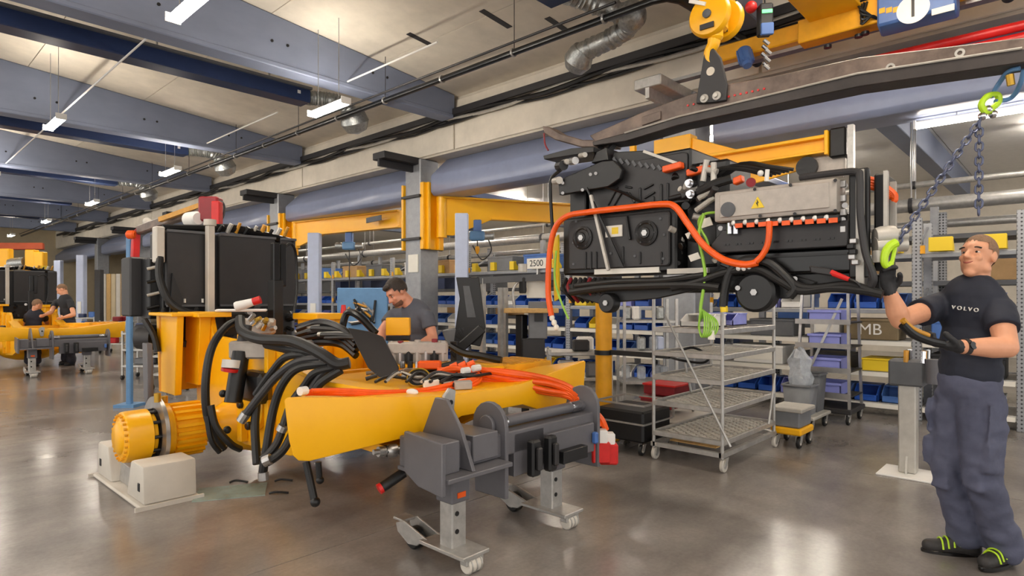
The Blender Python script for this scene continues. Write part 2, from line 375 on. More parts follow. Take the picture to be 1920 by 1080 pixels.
# conduit tying the mid-hall lamps
for (u0, v0, u1, v1) in ((290, 55, 127, 197), (75, 250, 32, 285)):
    a = PX(u0, v0, 2.75); b = PX(u1, v1, 2.75); b.z = a.z = 5.09; a.y = min(YB, key=lambda y: abs(y+.3-a.y))+.3; b.y = min([y for y in YB if y > a.y], key=lambda y: abs(y-b.y))-.04
    o = B().cyl(a, b, .014, n=8).obj('conduit', 'white', loc=a); tag(o, 'thin white conduit strung between two blue ceiling beams', 'conduit', 'white conduits between ceiling beams')
for (u0, v0, u1, v1) in ((820, 100, 700, 158), (520, 220, 440, 262)):
    a = PX(u0, v0, 5.6); b = PX(u1, v1, 5.6); a.z = b.z = 5.12; b.y = min(YB, key=lambda y: abs(y-b.y))-.03
    o = B().cyl(a, b, .014, n=8).obj('conduit', 'white', loc=a); tag(o, 'white conduit tube leading to a beam near the black pipe', 'conduit', 'white conduits near the black pipe')
# ---------------- blue heating panels with flexible duct ends
for i, y in enumerate([4.6, 10.5, 16.5, 22.5, 28.5, 34.5]):
    xe_ = 5.72 if i else 5.9
    t = thing('heating_panel', 'long dark blue ceiling duct panel hung between two blue beams', 'heating panel', (xe_, y, 5.1), 'blue ceiling duct panels')
    B().bx(-11, xe_, y-.16, y+.2, 5.1, 5.36).obj('duct_body', 'navy', t, bv=.015)
    B().bx(-11, xe_, y-.22, y-.16, 5.33, 5.37).obj('top_rail', 'slate_grey', t)
    B().bx(xe_-.26, xe_-.2, y-.164, y-.16, 5.22, 5.28).obj('label_plate', 'white', t)
    for x in (1.2, 3.2, 5.0): B().bx(x, x+.02, y-.02, y+.02, 5.36, ROOF(x)).obj('hanger', 'steel', t)
    if i < 4:
        f = thing('flexible_duct', 'ribbed silver flexible duct elbow at the end of a blue ceiling panel', 'duct', (6.4, y, 5.0), 'flexible duct elbows')
        P = [V((xe_, y, 5.23)), V((xe_+.25, y-.1, 5.25)), V((xe_+.5, y-.3, 5.2)), V((xe_+.75, y-.35, 5.05))]
        if not i: P = [V((xe_, y, 5.25)), V((xe_+.3, y-.15, 5.2)), V((6.55, y-.5, 4.98)), V((6.7, y-.25, 4.9)), V((6.75, y+.35, 4.86))]
        B().tube(P, lambda t_: .13+.012*math.sin(t_*150), 14, steps=14).obj('hose', 'hose_silver', f)
        k_ = 1.35 if i else 1; e = P[-1]; B().lathe(e, (.25, .1 if i else .6, -.5), [(-.06*k_, .14*k_), (0, .17*k_), (.14*k_, .2*k_), (.26*k_, .14*k_), (.3*k_, .03)], 20).obj('bell', 'hose_silver', f)
        if not i: B().ell(P[2]+V((0, -.05, .02)), .19, n=14).obj('junction', 'hose_silver', f)
# ---------------- black pipe
t = thing('black_pipe', 'long black pipe run hung under the blue beams on small clips', 'pipe', (6.2, 10, 4.9))
B().tube([(6.2, 42, 4.9), (6.2, 3.55, 4.9), (6.25, 3.4, 4.9), (6.4, 3.32, 4.9), (7.9, 3.2, 4.9)], .045, 10, spl=False).obj('main_pipe', 'black_gloss', t)
B().cyl((6.12, 42, 5.0), (6.12, 4, 5.0), .018, n=8).obj('side_pipe', 'charcoal', t)
for i in range(22):
    y = 4.2+i*1.5; B().ring((6.2, y, 4.9), (0, 1, 0), .06, .042, .03, 12).obj('clip', 'galv', t)
    if i % 2: B().cyl((6.2, y, 4.95), (6.2, y, ROOF(6.2)), .006, n=5).obj('hanger', 'charcoal', t)
# ceiling stains
for (u, v, L_) in ((930, 33, .3), (786, 70, .22), (1045, 45, .24)):
    p = PD(u, v, 1); s = None
    for k in range(200):
        q = V((0, 0, CAMH)) + (p-V((0, 0, CAMH)))*(3+k*.05)
        if q.z > ROOF(q.x): break
    o = B().ob((q.x, q.y, ROOF(q.x)-.004), (L_, 0, -.088*L_), (0, .05, 0), (0, 0, .004)).obj('vent_grille', 'charcoal'); tag(o, 'small dark slotted vent in the cream roof panel', 'vent', 'small dark roof vents')
# ================================================================ yellow machine frame on its axle
def rrect(x0, x1, z0, z1, r, n=4):
    o = []
    for cx, cz, a0 in ((x1-r, z1-r, 0), (x0+r, z1-r, 90), (x0+r, z0+r, 180), (x1-r, z0+r, 270)):
        for k in range(n+1):
            a = math.radians(a0+90*k/n); o.append((cx+r*math.cos(a), cz+r*math.sin(a)))
    return o
AY, AZ = 5.45, .42
mc = thing('machine_frame', 'yellow machine frame with radiator pack, black hoses and bare near axle end', 'vehicle', (2.72, 4.6, 0), 'yellow machine frames under assembly')
# rear cross wing: deep rounded tips, shallow middle
wing = [(1.44, 1.0), (1.465, .80), (1.485, .72), (1.515, .688), (1.575, .674), (2.45, .70), (2.62, .755), (3.2, .755), (3.36, .70), (3.82, .674), (3.88, .69), (3.92, .74), (3.95, 1.0), (3.93, 1.012), (3.2, .905), (2.98, .9), (2.5, .9), (2.3, .915), (1.455, 1.012)]
wb = [(2.71+(x-2.71)*.83, z if z < .8 else min(z, .95)) for x, z in wing]; n = len(wing)
cb = B().add([(x, 2.86, z) for x, z in wing]+[(x, 3.22, z) for x, z in wb], [tuple(range(n)), tuple(range(n, 2*n))]+[(i, (i+1) % n, n+(i+1) % n, n+i) for i in range(n)]).obj('cross_wing', 'yellow', mc, bv=.022, seg=3)
B().prism([(2.48, .76), (2.53, .76), (2.55, .93), (2.5, .95), (2.45, .9)], 'y', 2.835, 2.86).obj('tie_bracket', 'galv', cb, bv=.004)
B().cyl((2.505, 2.838, .86), (2.505, 2.83, .86), .016, n=10).obj('bracket_hole', 'black', cb)
# side plates and floor of the frame
for s, x in ((0, 2.26), (1, 3.06)):
    B().prism([(3.15, .66), (3.5, .5), (4.4, .3), (5.2, .26), (5.9, .34), (6.25, .5), (6.3, 1.32 if not s else .95), (5.95, 1.36 if not s else .95), (5.86, 1.16 if not s else .95), (5.3, 1.14 if not s else .96), (5.1, 1.2), (4.75, 1.2), (4.5, 1.0), (3.9, .9), (3.15, .9)], 'x', x, x+.05).obj('side_plate', 'yellow', mc, bv=.008)
    B().prism([(3.15, .9), (3.9, .9), (4.5, 1.0), (4.5, 1.03), (3.9, .93), (3.15, .93)], 'x', x-.05, x+.1).obj('top_flange', 'yellow', mc, bv=.006)
    if not s: B().bx(x-.16, x+.14, 5.78, 6.3, 1.33, 1.375).obj('tower_flange', 'yellow', mc, bv=.006)
    if not s: B().prism([(5.95, .7), (6.26, .7), (6.26, 1.33), (5.9, 1.33)], 'x', x-.1, x).obj('tower_rib', 'yellow', mc, bv=.006)
    B().bx(x-.07, x, 4.62, 4.68, .34, 1.15).obj('stiffener', 'yellow', mc, bv=.005)
    B().bx(x-.06, x, 5.12, 5.2, .3, 1.2).obj('stiffener', 'yellow', mc, bv=.005)
B().bx(2.3, 3.06, 3.2, 5.9, .5, .56).obj('floor_plate', 'yellow_dull', mc)
B().bx(2.31, 3.06, 5.86, 5.92, .45, .98).obj('bulkhead', 'yellow', mc)
B().bx(2.31, 3.06, 4.3, 4.36, .4, .92).obj('bulkhead', 'yellow_dull', mc)
# left outrigger tower below the radiators (near corner)
B().prism([(6.0, .62), (6.42, .62), (6.5, 1.36), (5.94, 1.36)], 'x', 1.98, 2.04).obj('corner_plate', 'yellow', mc, bv=.006)
B().bx(1.98, 2.3, 6.36, 6.42, .62, 1.34).obj('corner_web', 'yellow_dull', mc)
B().bx(1.92, 2.34, 5.9, 6.52, 1.34, 1.37).obj('corner_flange', 'yellow', mc, bv=.005)
# central axle casting, bolted joint covers
B().lathe((1.98, AY, AZ), (1, 0, 0), [(0, .13), (.12, .135), (.2, .17), (.3, .24), (.5, .3), (.75, .32), (1.0, .3), (1.2, .24), (1.3, .17), (1.4, .13), (1.5, .13)], 24).obj('axle_casing', 'yellow', mc, bv=0)
jc = B().cyl((2.2, 4.95, .62), (2.26, 4.95, .62), .2, n=24).obj('joint_cover', 'yellow', mc, bv=.01)
for k in range(8):
    a = k*math.pi/4; p = V((2.195, 4.95+.155*math.cos(a), .62+.155*math.sin(a))); B().lathe(p, (-1, 0, 0), [(-.01, .034), (.02, .034), (.03, .024)], 10).obj('bolt', 'black', jc)
def hub(x0, s):                                              # s = +1: drum towards +x side
    D = V((s, 0, 0)); c = lambda t: V((x0, AY, AZ))+D*t
    h = B().lathe(c(0), D, [(0, .135), (.008, .16), (.02, .195), (.05, .2), (.19, .2), (.205, .17), (.23, .165)], 40).obj('wheel_hub', 'yellow', mc)
    B().lathe(c(-.025), D, [(0, .1), (.02, .13), (.03, .135)], 32).obj('hub_cap', 'yellow', h)
    for k in range(24):
        a = 2*math.pi*k/24; B().cyl(c(-.006)+V((0, .172*math.cos(a), .172*math.sin(a))), c(.012)+V((0, .172*math.cos(a), .172*math.sin(a))), .011, n=6).obj('bolt', 'yellow_dull', h)
    for k in range(10):
        a = 2*math.pi*k/10; B().cyl(c(.19)+V((0, .185*math.cos(a), .185*math.sin(a))), c(.25)+V((0, .185*math.cos(a), .185*math.sin(a))), .014, n=8).obj('stud', 'black', h)
    bd = B().ring(c(.245), D, .292, .2, .03, 48).obj('brake_disc', 'steel', mc)
    B().ring(c(.25), D, .21, .1, .02, 32).obj('disc_carrier', 'charcoal', bd)
    rg = B().lathe(c(.29), D, [(0, .2), (.01, .225), (.05, .225), (.06, .2), (.28, .195), (.3, .165), (.34, .14), (.62, .125)], 40).obj('planet_housing', 'yellow', mc)
    for k in range(22):
        a = 2*math.pi*k/22; q = V((0, math.cos(a), math.sin(a)))
        B().ob(c(.47)+q*.2, D*.115, q*.022, D.cross(q)*.012).obj('rib', 'yellow', rg)
    for y in (-.1, .12): B().cyl(c(.24 if y < 0 else .36)+V((0, y, .26 if y < 0 else .2)), c(.24 if y < 0 else .36)+V((0, y, .33 if y < 0 else .27)), .026, n=12).obj('filler_plug', 'brass', rg)
hub(1.40, 1); hub(4.04, -1)
# radiator pack
rp = B().bx(2.06, 3.44, 6.58, 6.95, 1.36, 2.16).obj('radiator_pack', 'black', mc, bv=.01)
for (x0, x1) in ((2.08, 2.47), (2.58, 3.18), (3.24, 3.42)):
    B().bx(x0, x1, 6.52, 6.58, 1.43, 2.17).obj('radiator_panel', 'charcoal', rp, bv=.006)
    B().bx(x0, x1, 6.5, 6.53, 2.155, 2.18).obj('panel_rim', 'slate_grey', rp); B().bx(x0, x1, 6.5, 6.53, 1.42, 1.44).obj('panel_rim', 'slate_grey', rp)
B().prism([(2.1, 1.36), (2.18, 1.36), (2.22, 1.48), (2.12, 1.75)], 'y', 6.48, 6.52).obj('shroud_corner', 'black', rp)
for x in (2.24, 2.41): B().cyl((x, 6.51, 1.46), (x, 6.51, 1.5), .012, n=8).obj('clip', 'white', rp)
B().bx(2.42, 2.49, 6.4, 6.48, 1.1, 2.24).obj('steel_post', 'cradle', mc, bv=.008)
B().cyl((2.455, 6.44, 2.24), (2.455, 6.44, 2.3), .06, n=14).obj('post_cap', 'cradle', mc)
B().bx(1.98, 2.06, 6.5, 6.62, 1.85, 2.2).obj('valve_block', 'cradle', mc, bv=.01)
tp = B().tube([(2.1, 6.7, 2.2), (2.45, 6.66, 2.22), (2.75, 6.62, 2.25), (3.1, 6.6, 2.2), (3.4, 6.56, 2.14)], .045, 8).obj('top_pipe', 'black_gloss', mc)
for k in range(9):
    x = 2.6+k*.09; B().cyl((x, 6.6, 2.2), (x+.03, 6.56, 2.27+.02*(k % 3)), .018+.006*(k % 2), n=8).obj('top_fitting', ['black', 'alu', 'ochre'][k % 3], tp)
# side cooler on the left end, hanging engine clutter below
sc_ = B().bx(1.88, 2.12, 6.95, 7.25, 1.32, 1.92).obj('side_cooler', 'charcoal', mc, bv=.015)
B().bx(1.98, 2.1, 6.7, 6.96, 1.3, 1.9).obj('cooler_frame', 'black', sc_, bv=.01)
for k in range(4): B().cyl((1.96, 6.7, 1.4+k*.13), (2.06, 6.67, 1.43+k*.13), .016, n=8).obj('fitting', 'alu' if k % 2 else 'black', sc_)
B().bx(1.9, 2.12, 6.6, 6.95, 1.0, 1.24).obj('pump', 'black', mc, bv=.03); B().cyl((1.86, 6.6, 1.12), (1.96, 6.5, 1.12), .1, n=16).obj('filter', 'charcoal', mc)
for k in range(5):
    x = 2.05+k*.1; B().tube([(x, 6.5, 1.4), (x-.05, 6.42, 1.25), (x+.05, 6.4, 1.12), (x+.1, 6.45, .95)], .022, 6).obj('loom', 'rubber', mc)
B().tube([(2.02, 6.52, 1.9), (2.0, 6.46, 1.7), (2.06, 6.4, 1.48), (2.2, 6.36, 1.37), (2.42, 6.36, 1.33)], .035, 10).obj('radiator_hose', 'rubber', mc)
B().tube([(1.88, 6.5, 1.3), (1.93, 6.4, 1.15), (1.95, 6.36, 1.0)], .028, 8).obj('radiator_hose', 'rubber', mc)
B().prism([(6.1, 1.1), (6.22, 1.1), (6.18, .62), (6.12, .55), (6.06, .62)], 'x', 1.78, 1.83).obj('dipstick_guard', 'stand_grey', mc, bv=.006)
B().tube([(1.8, 6.12, .56), (1.9, 6.1, .53), (2.05, 6.05, .53)], .012, 6).obj('guard_stay', 'black', mc)
eb = B().bx(2.12, 3.3, 6.34, 6.9, 1.02, 1.37).obj('engine_block', 'black', mc, bv=.03)
for k in range(22):
    c = V((rnd.uniform(2.1, 3.3), 6.33, rnd.uniform(1.06, 1.4))); B().cyl(c, c+V((rnd.uniform(-.05, .05), -rnd.uniform(.04, .12), rnd.uniform(-.03, .03))), rnd.uniform(.015, .04), n=9).obj('fitting', rnd.choice(['black', 'black_gloss', 'charcoal', 'steel', 'rubber']), eb)
vc = B().ob(PD(482, 612, 5.3), (.1, -.1, 0), (.05, .05, 0), (0, 0, .07)).obj('valve_cluster', 'silver_cast', mc, bv=.015)
for k in range(9):
    c = PD(468+5*k, 596+rnd.uniform(0, 26), 5.18); B().cyl(c, c+V((rnd.uniform(-.03, .03), -.05, rnd.uniform(.0, .06))), .02, n=9).obj('fitting', ['steel', 'chrome', 'brass', 'cradle'][k % 4], vc)
# small parts lying on the deck between wing and manifold
for k in range(34):
    u = rnd.uniform(690, 880); v = rnd.uniform(694, 722); d = 1716*.0+(1.5-.93)*FPX/(v-HV)
    c = PD(u, v, d); w_ = rnd.uniform(.015, .035); m_ = rnd.choice(['black', 'black', 'charcoal', 'steel', 'orange', 'silver_cast', 'rubber', 'paper'])
    if k % 2: B().ob(c, (w_*1.5, -w_*.8, 0), (w_*.5, w_*.8, 0), (0, 0, w_*.8)).obj('deck_connector', m_, mc, bv=.005)
    else: B().cyl(c-V((w_, -w_, 0)), c+V((w_*1.4, -w_, rnd.uniform(0, .04))), w_*.6, n=9).obj('deck_fitting', m_, mc)
for k in range(8):
    u = rnd.uniform(680, 840); B().tube([PD(u, 716, 4.05), PD(u+25, 702+rnd.uniform(-5, 5), 4.2), PD(u+60, 708+rnd.uniform(-6, 6), 4.2), PD(u+95, 700, 4.35)], .011, 6).obj('deck_cable', ['black', 'rubber', 'charcoal', 'alu'][k % 4], mc)
# twin black lift mast in front of the radiator
for x, y in ((2.78, 5.7), (2.87, 5.75)): B().bx(x-.035, x+.035, y-.035, y+.035, 1.62 if x > 2.8 else 1.2, 2.04).obj('mast_rail', 'black_gloss', mc, bv=.008)
B().bx(2.73, 2.83, 5.63, 5.76, 1.12, 1.68).obj('mast_sleeve', 'black', mc, bv=.008)
B().tube([(2.93, 5.8, 2.02), (3.05, 5.9, 2.06), (3.15, 6.0, 1.95), (3.16, 6.0, 1.6), (3.1, 5.95, 1.35)], .014, 6).obj('mast_cable', 'black', mc)
# yellow block on the frame behind the mast
B().bx(2.95, 3.2, 5.2, 5.6, 1.05, 1.34).obj('valve_cover', 'yellow', mc, bv=.02); B().bx(2.92, 3.23, 5.17, 5.63, 1.3, 1.36).obj('cover_flange', 'yellow', mc, bv=.006)
B().cyl((3.22, 5.2, 1.36), (3.22, 5.2, 1.44), .03, .02, 10).obj('red_cap', 'red', mc)
B().lathe((2.42, 5.75, 1.42), (.6, -.5, .25), [(0, .045), (.02, .05), (.16, .036), (.2, .03), (.22, .012)], 14).obj('spray_can', 'white', mc); B().lathe((2.54, 5.65, 1.47), (.6, -.5, .25), [(0, .036), (.07, .038)], 12).obj('can_cap', 'red', mc)
B().ob((2.5, 5.8, 1.39), (.2, -.1, 0), (.05, .1, 0), (0, 0, .012)).obj('rag', 'white', mc, bv=.01)
# hydraulic cylinder, servo valve and the pile of hoses on the near side
cy = B().cyl(PD(437, 755, 4.75), PD(452, 660, 4.85), .066, n=16).obj('steering_cylinder', 'black', mc); B().cyl(PD(452, 660, 4.85), PD(462, 610, 4.9), .046, n=14).obj('cylinder_rod', 'charcoal', cy)
B().cyl(PD(435, 675, 4.78), PD(433, 690, 4.77), .071, n=14).obj('cylinder_collar', 'white', cy); B().cyl(PD(433, 690, 4.77), PD(432, 696, 4.77), .07, n=14).obj('seal', 'red', cy)
B().bx(2.12, 2.26, 4.62, 5.0, .68, .92).obj('pump_body', 'black', mc, bv=.03)
B().ob(PD(510, 655, 4.9), (.22, -.22, 0), (.06, .06, 0), (0, 0, .07)).obj('oil_tank', 'silver_cast', mc, bv=.015)
HS = [
 (.03, [(452, 600, 5.1), (425, 612, 4.9), (398, 650, 4.7), (386, 710, 4.6), (388, 775, 4.6), (405, 820, 4.65), (420, 842, 4.7)], 'rubber'),
 (.026, [(395, 760, 4.55), (405, 800, 4.55), (432, 832, 4.6), (450, 842, 4.7)], 'rubber'),
 (.02, [(388, 780, 4.55), (396, 825, 4.55), (412, 848, 4.6)], 'rubber'),
 (.04, [(450, 598, 5.0), (455, 622, 4.8), (490, 636, 4.55), (550, 640, 4.3), (600, 662, 4.15), (632, 682, 4.1), (655, 680, 4.1)], 'rubber'),
 (.036, [(500, 645, 4.7), (545, 655, 4.45), (590, 664, 4.3), (625, 690, 4.2)], 'rubber'),
 (.03, [(610, 672, 4.25), (560, 678, 4.3), (520, 705, 4.35), (490, 740, 4.35), (455, 785, 4.35)], 'charcoal'),
 (.028, [(600, 668, 4.3), (540, 668, 4.4), (508, 700, 4.45), (480, 740, 4.5)], 'rubber'),
 (.03, [(615, 682, 4.2), (560, 690, 4.25), (530, 720, 4.25), (512, 770, 4.25), (500, 840, 4.2), (493, 885, 4.2)], 'rubber'),
 (.028, [(628, 690, 4.15), (590, 700, 4.15), (570, 725, 4.2), (545, 760, 4.2), (520, 830, 4.1), (492, 862, 4.05)], 'rubber'),
 (.028, [(640, 694, 4.1), (600, 720, 4.1), (580, 755, 4.15), (555, 800, 4.15), (530, 845, 4.05), (500, 868, 4.0)], 'rubber'),
 (.024, [(620, 688, 4.15), (600, 705, 4.15), (582, 735, 4.18), (575, 770, 4.2)], 'charcoal'),
 (.03, [(482, 748, 4.4), (478, 800, 4.35), (482, 870, 4.25)], 'rubber'),
]
for r, P, m_ in HS: B().tube([PD(*p) for p in P], r, 10).obj('hydraulic_hose', m_, mc)
for (u, v, d, u2, v2) in ((452, 790, 4.35, 462, 775), (420, 842, 4.7, 410, 832), (493, 885, 4.2, 494, 900), (495, 866, 4.0, 508, 860), (527, 808, 4.12, 532, 798), (655, 680, 4.1, 640, 683)):
    B().cyl(PD(u, v, d), PD(u2, v2, d), .036, n=10).obj('hose_coupling', 'steel', mc)
for (u, v, d) in ((426, 806, 4.72), (418, 738, 4.78), (536, 786, 4.3)): B().ell(PD(u, v, d), .03, n=10).obj('hose_end_cap', 'black', mc)
# black hoses and looms over the frame middle
for k in range(10):
    o_ = rnd.uniform(-1, 1)
    B().tube([PD(555+6*k, 606+3*k+6*o_, 5.2-.04*k), PD(600+8*k, 600+4*k, 5.0-.03*k), PD(640+6*k, 612+6*k, 4.85), PD(668+7*k, 640+5*k, 4.75)], .013+.005*(k % 3), 7).obj('loom', ['black', 'rubber', 'alu', 'black', 'charcoal'][k % 5], mc)
for k in range(4): B().tube([PD(560, 618+10*k, 5.15), PD(600, 606+12*k, 5.0), PD(640, 616+10*k, 4.85), PD(668, 640+9*k, 4.75)], .03, 8).obj('flow_pipe', 'black_gloss', mc)
B().tube([PD(640, 625, 5.0), PD(650, 588, 5.0), PD(672, 592, 4.95), PD(705, 625, 4.9)], .03, 10).obj('air_hose', 'black_gloss', mc)
# sloped black cover plate, silver valve manifold with orange plugs
B().slab([PD(652, 615, 4.55), PD(692, 622, 4.6), PD(718, 632, 4.62), PD(748, 690, 4.5), PD(745, 706, 4.45), PD(712, 708, 4.35), PD(690, 690, 4.35)], (.6, .7, .1), .02).obj('cover_plate', 'charcoal', mc, bv=.004)
mf = B().ob(PD(784, 652, 4.66), (.15, -.17, 0), (.05, .05, 0), (0, 0, .045)).obj('valve_manifold', 'silver_cast', mc, bv=.012)
for k in range(7):
    p = PD(735+16*k, 650-1*k, 4.62); B().cyl(p+V((0, 0, -.03)), p+V((0, 0, .02+.02*(k % 2))), .024, n=10).obj('solenoid', ['steel', 'dkred', 'galv', 'silver_cast'][k % 4], mf, bv=.004)
    B().bx(p.x-.03, p.x+.03, p.y-.03, p.y+.03, p.z-.14, p.z-.04).obj('valve_body', ['silver_cast', 'steel', 'black'][k % 3], mf, bv=.01)
for k in range(5):
    p = PD(755+14*k, 690, 4.5); B().cyl(p, p+V((0, 0, .05)), .02, n=8).obj('fitting', ['chrome', 'black'][k % 2], mf)
B().ob(PD(806, 684, 4.5), (.06, -.06, 0), (.03, .03, 0), (0, 0, .03)).obj('orange_plug', 'orange', mc, bv=.01)
B().tube([PD(845, 648, 4.9), PD(870, 662, 4.85), (PD(905, 668, 4.8)), PD(940, 676, 4.75)], .03, 8).obj('loom_tube', 'black_gloss', mc)
B().tube([PD(870, 678, 4.6), PD(840, 684, 4.55), PD(800, 695, 4.5)], .022, 8).obj('loom_tube', 'rubber', mc)
wr = B().ring(PD(785, 712, 4.2)-V((0, 0, .0)), (-.5, -.5, .7), .075, .045, .02, 24).obj('slip_ring', 'black', mc); B().ring(PD(785, 711, 4.2), (-.5, -.5, .7), .08, .072, .025, 24).obj('ring_rim', 'brass', wr)
B().ell(PD(773, 735, 3.75), (.03, .05, .02), n=10).obj('tape_wrap', 'white', mc)
# inner yellow deck between wing and bulkhead
B().bx(2.28, 3.1, 3.2, 4.3, .84, .9).obj('deck', 'yellow', mc, bv=.01)
B().prism([(3.2, .9), (4.2, .9), (4.2, .97), (3.2, .99)], 'x', 3.1, 3.4).obj('deck_step', 'yellow', mc, bv=.01)
B().bx(3.36, 3.94, 3.2, 3.62, .93, .99).obj('wing_deck', 'yellow_dull', mc, bv=.008)
for k in range(7): B().bx(3.38+.08*k, 3.42+.08*k, 3.22, 3.6, .985, 1.0).obj('deck_slat', 'ochre', mc)
B().bx(1.9, 2.28, 3.2, 3.45, .72, .9).obj('wing_web', 'yellow_dull', mc, bv=.01)
# orange high-voltage cables on the wing
for k in range(3):
    B().tube([PD(568+8*k, 737-2*k, 3.35), PD(640, 738-3*k, 3.5), PD(720, 741-3*k, 3.7), PD(800, 740-5*k, 3.92), PD(865, 731-8*k, 4.1), PD(900-4*k, 712-2*k, 4.25), PD(888-8*k, 696-k, 4.35), PD(845, 693-2*k, 4.35), PD(815, 700, 4.35)], .014, 8).obj('high_voltage_cable', 'orange', mc)
for k in range(6):
    B().tube([PD(820+6*k, 694+3*k, 4.4), PD(880, 690+4*k+rnd.uniform(-4, 4), 4.4), PD(950, 699+5*k+rnd.uniform(-5, 5), 4.38+rnd.uniform(-.05, .05)), PD(1020, 708+5*k+rnd.uniform(-4, 4), 4.43+rnd.uniform(-.04, .04)), PD(1065, 724+4*k, 4.45), PD(1085, 742+4*k, 4.4)], .02, 8).obj('high_voltage_cable', 'orange', mc)
for k in range(3): B().cyl(PD(845+16*k, 690-2*k, 4.45), PD(858+16*k, 684-2*k, 4.45), .026, n=10).obj('cable_gland', 'orange', mc)
for (u, v, d) in ((873, 695, 4.3), (893, 690, 4.35), (868, 716, 4.2), (568, 733, 3.34)): B().cyl(PD(u-6, v+1, d-.06), PD(u+6, v-1, d-.02), .024, n=10).obj('cable_label', 'white', mc)
for k, (dx, dv) in enumerate(((0, 0), (14, 6))):
    e = PD(1122+dx, 800+dv, 4.35+.03*k)
    B().tube([PD(1082, 745, 4.4), PD(1106, 765, 4.4), PD(1118+dx*.6, 785, 4.37), e], .024, 8).obj('high_voltage_cable', 'orange', mc)
    pl = B().ob(PD(1124+dx, 818+dv, 4.33+.03*k), (.035, -.04, 0), (.03, .028, 0), (0, 0, .05)).obj('plug_housing', 'white', mc, bv=.008)
    B().ob(PD(1126+dx, 847+dv*.4, 4.33+.03*k), (.044, -.05, 0), (.036, .033, 0), (0, 0, .075)).obj('plug_cover', 'red', pl, bv=.012)
# bits hanging below
B().cyl(PD(574, 866, 3.6), PD(590, 940, 3.55), .022, n=10).obj('drain_hose', 'rubber', mc); B().ell(PD(591, 941, 3.55), .03, n=10).obj('hose_end_cap', 'black', mc)
B().cyl(PD(597, 866, 3.9), PD(599, 898, 3.9), .02, n=10).obj('drain_hose', 'rubber', mc); B().ell(PD(600, 900, 3.9), .026, n=10).obj('hose_end_cap', 'black', mc)
cp = B().lathe(PD(700, 848, 3.45), PD(770, 842, 3.6)-PD(700, 848, 3.45), [(0, .016), (.03, .016), (.03, .03), (.07, .03), (.07, .022), (.1, .04), (.14, .04), (.14, .026), (.2, .026), (.2, .045), (.24, .045)], 12).obj('quick_coupling', 'steel', mc)
B().lathe(PD(722, 846, 3.5), (.7, -.1, 0), [(0, .034), (.045, .034)], 6).obj('coupling_nut', 'charcoal', cp)
B().cyl(PD(757, 886, 3.5), PD(716, 914, 3.42), .03, n=12).obj('drain_hose', 'black', mc); B().cyl(PD(716, 914, 3.42), PD(710, 918, 3.41), .031, n=12).obj('red_cap', 'red', mc)
# ---------------------------------------------------------------- grey assembly stand under the wing
st = thing('assembly_stand', 'grey steel assembly stand on galvanised castor legs under the yellow wing', 'stand', (2.75, 2.6, 0), 'grey assembly stands')
B().bx(2.1, 3.56, 2.5, 2.72, .56, .7).obj('cross_tube', 'stand_grey', st, bv=.008)
B().prism([(2.4, .75), (2.72, .77), (2.72, .55), (2.6, .49), (2.4, .47)], 'x', 2.06, 2.09).obj('end_plate', 'stand_grey', st, bv=.005)
B().bx(2.09, 2.24, 2.46, 2.8, .56, .73).obj('box_section', 'stand_grey', st, bv=.005)
B().prism([(2.40, .56), (2.84, .56), (2.84, .7), (2.72, .93), (2.62, .93), (2.5, .78)], 'x', 2.28, 2.305).obj('gusset_fin', 'stand_grey', st, bv=.004)
B().bx(2.36, 2.56, 2.48, 2.8, .58, .73).obj('box_section', 'stand_grey', st, bv=.005)
B().bx(2.09, 2.58, 2.38, 2.82, .535, .56).obj('base_plate', 'stand_grey', st, bv=.004)
def ear(x):
    pr = [(2.46, .32), (2.72, .32), (2.74, .73)]+[(2.6+.14*math.cos(math.radians(a)), .74+.14*math.sin(math.radians(a))) for a in range(0, 181, 20)]+[(2.46, .72)]
    return B().prism(pr, 'x', x, x+.03).obj('pin_ear', 'stand_grey', st, bv=.004)
e1 = ear(2.6); ear(3.54)
B().cyl((2.575, 2.6, .74), (2.6, 2.6, .74), .062, n=24).obj('pin_boss', 'stand_grey', e1, bv=.006)
sh = B().cyl((2.62, 2.6, .74), (3.56, 2.6, .74), .036, n=20).obj('cross_shaft', 'stand_grey', st)
for a, b in ((2.64, 2.74), (3.4, 3.5)): B().cyl((a, 2.6, .74), (b, 2.6, .74), .039, n=20).obj('bright_sleeve', 'chrome', sh)
B().bx(3.0, 3.5, 2.46, 2.74, .44, .64).obj('box_section', 'stand_grey', st, bv=.006)
B().bx(2.72, 3.0, 2.5, 2.56, .42, .68).obj('back_plate', 'stand_grey', st, bv=.004)
for x in (2.78, 2.94):
    hd = B().bx(x, x+.08, 2.4, 2.46, .42, .64).obj('lock_handle', 'black', st, bv=.012); B().bx(x+.02, x+.06, 2.37, 2.4, .46, .6).obj('grip', 'charcoal', hd, bv=.008)
B().bx(3.08, 3.34, 2.4, 2.46, .44, .52).obj('open_pocket', 'black', st, bv=.004)
B().bx(3.46, 3.5, 2.42, 2.46, .5, .58).obj('blue_tab', 'box_blue', st, bv=.01)
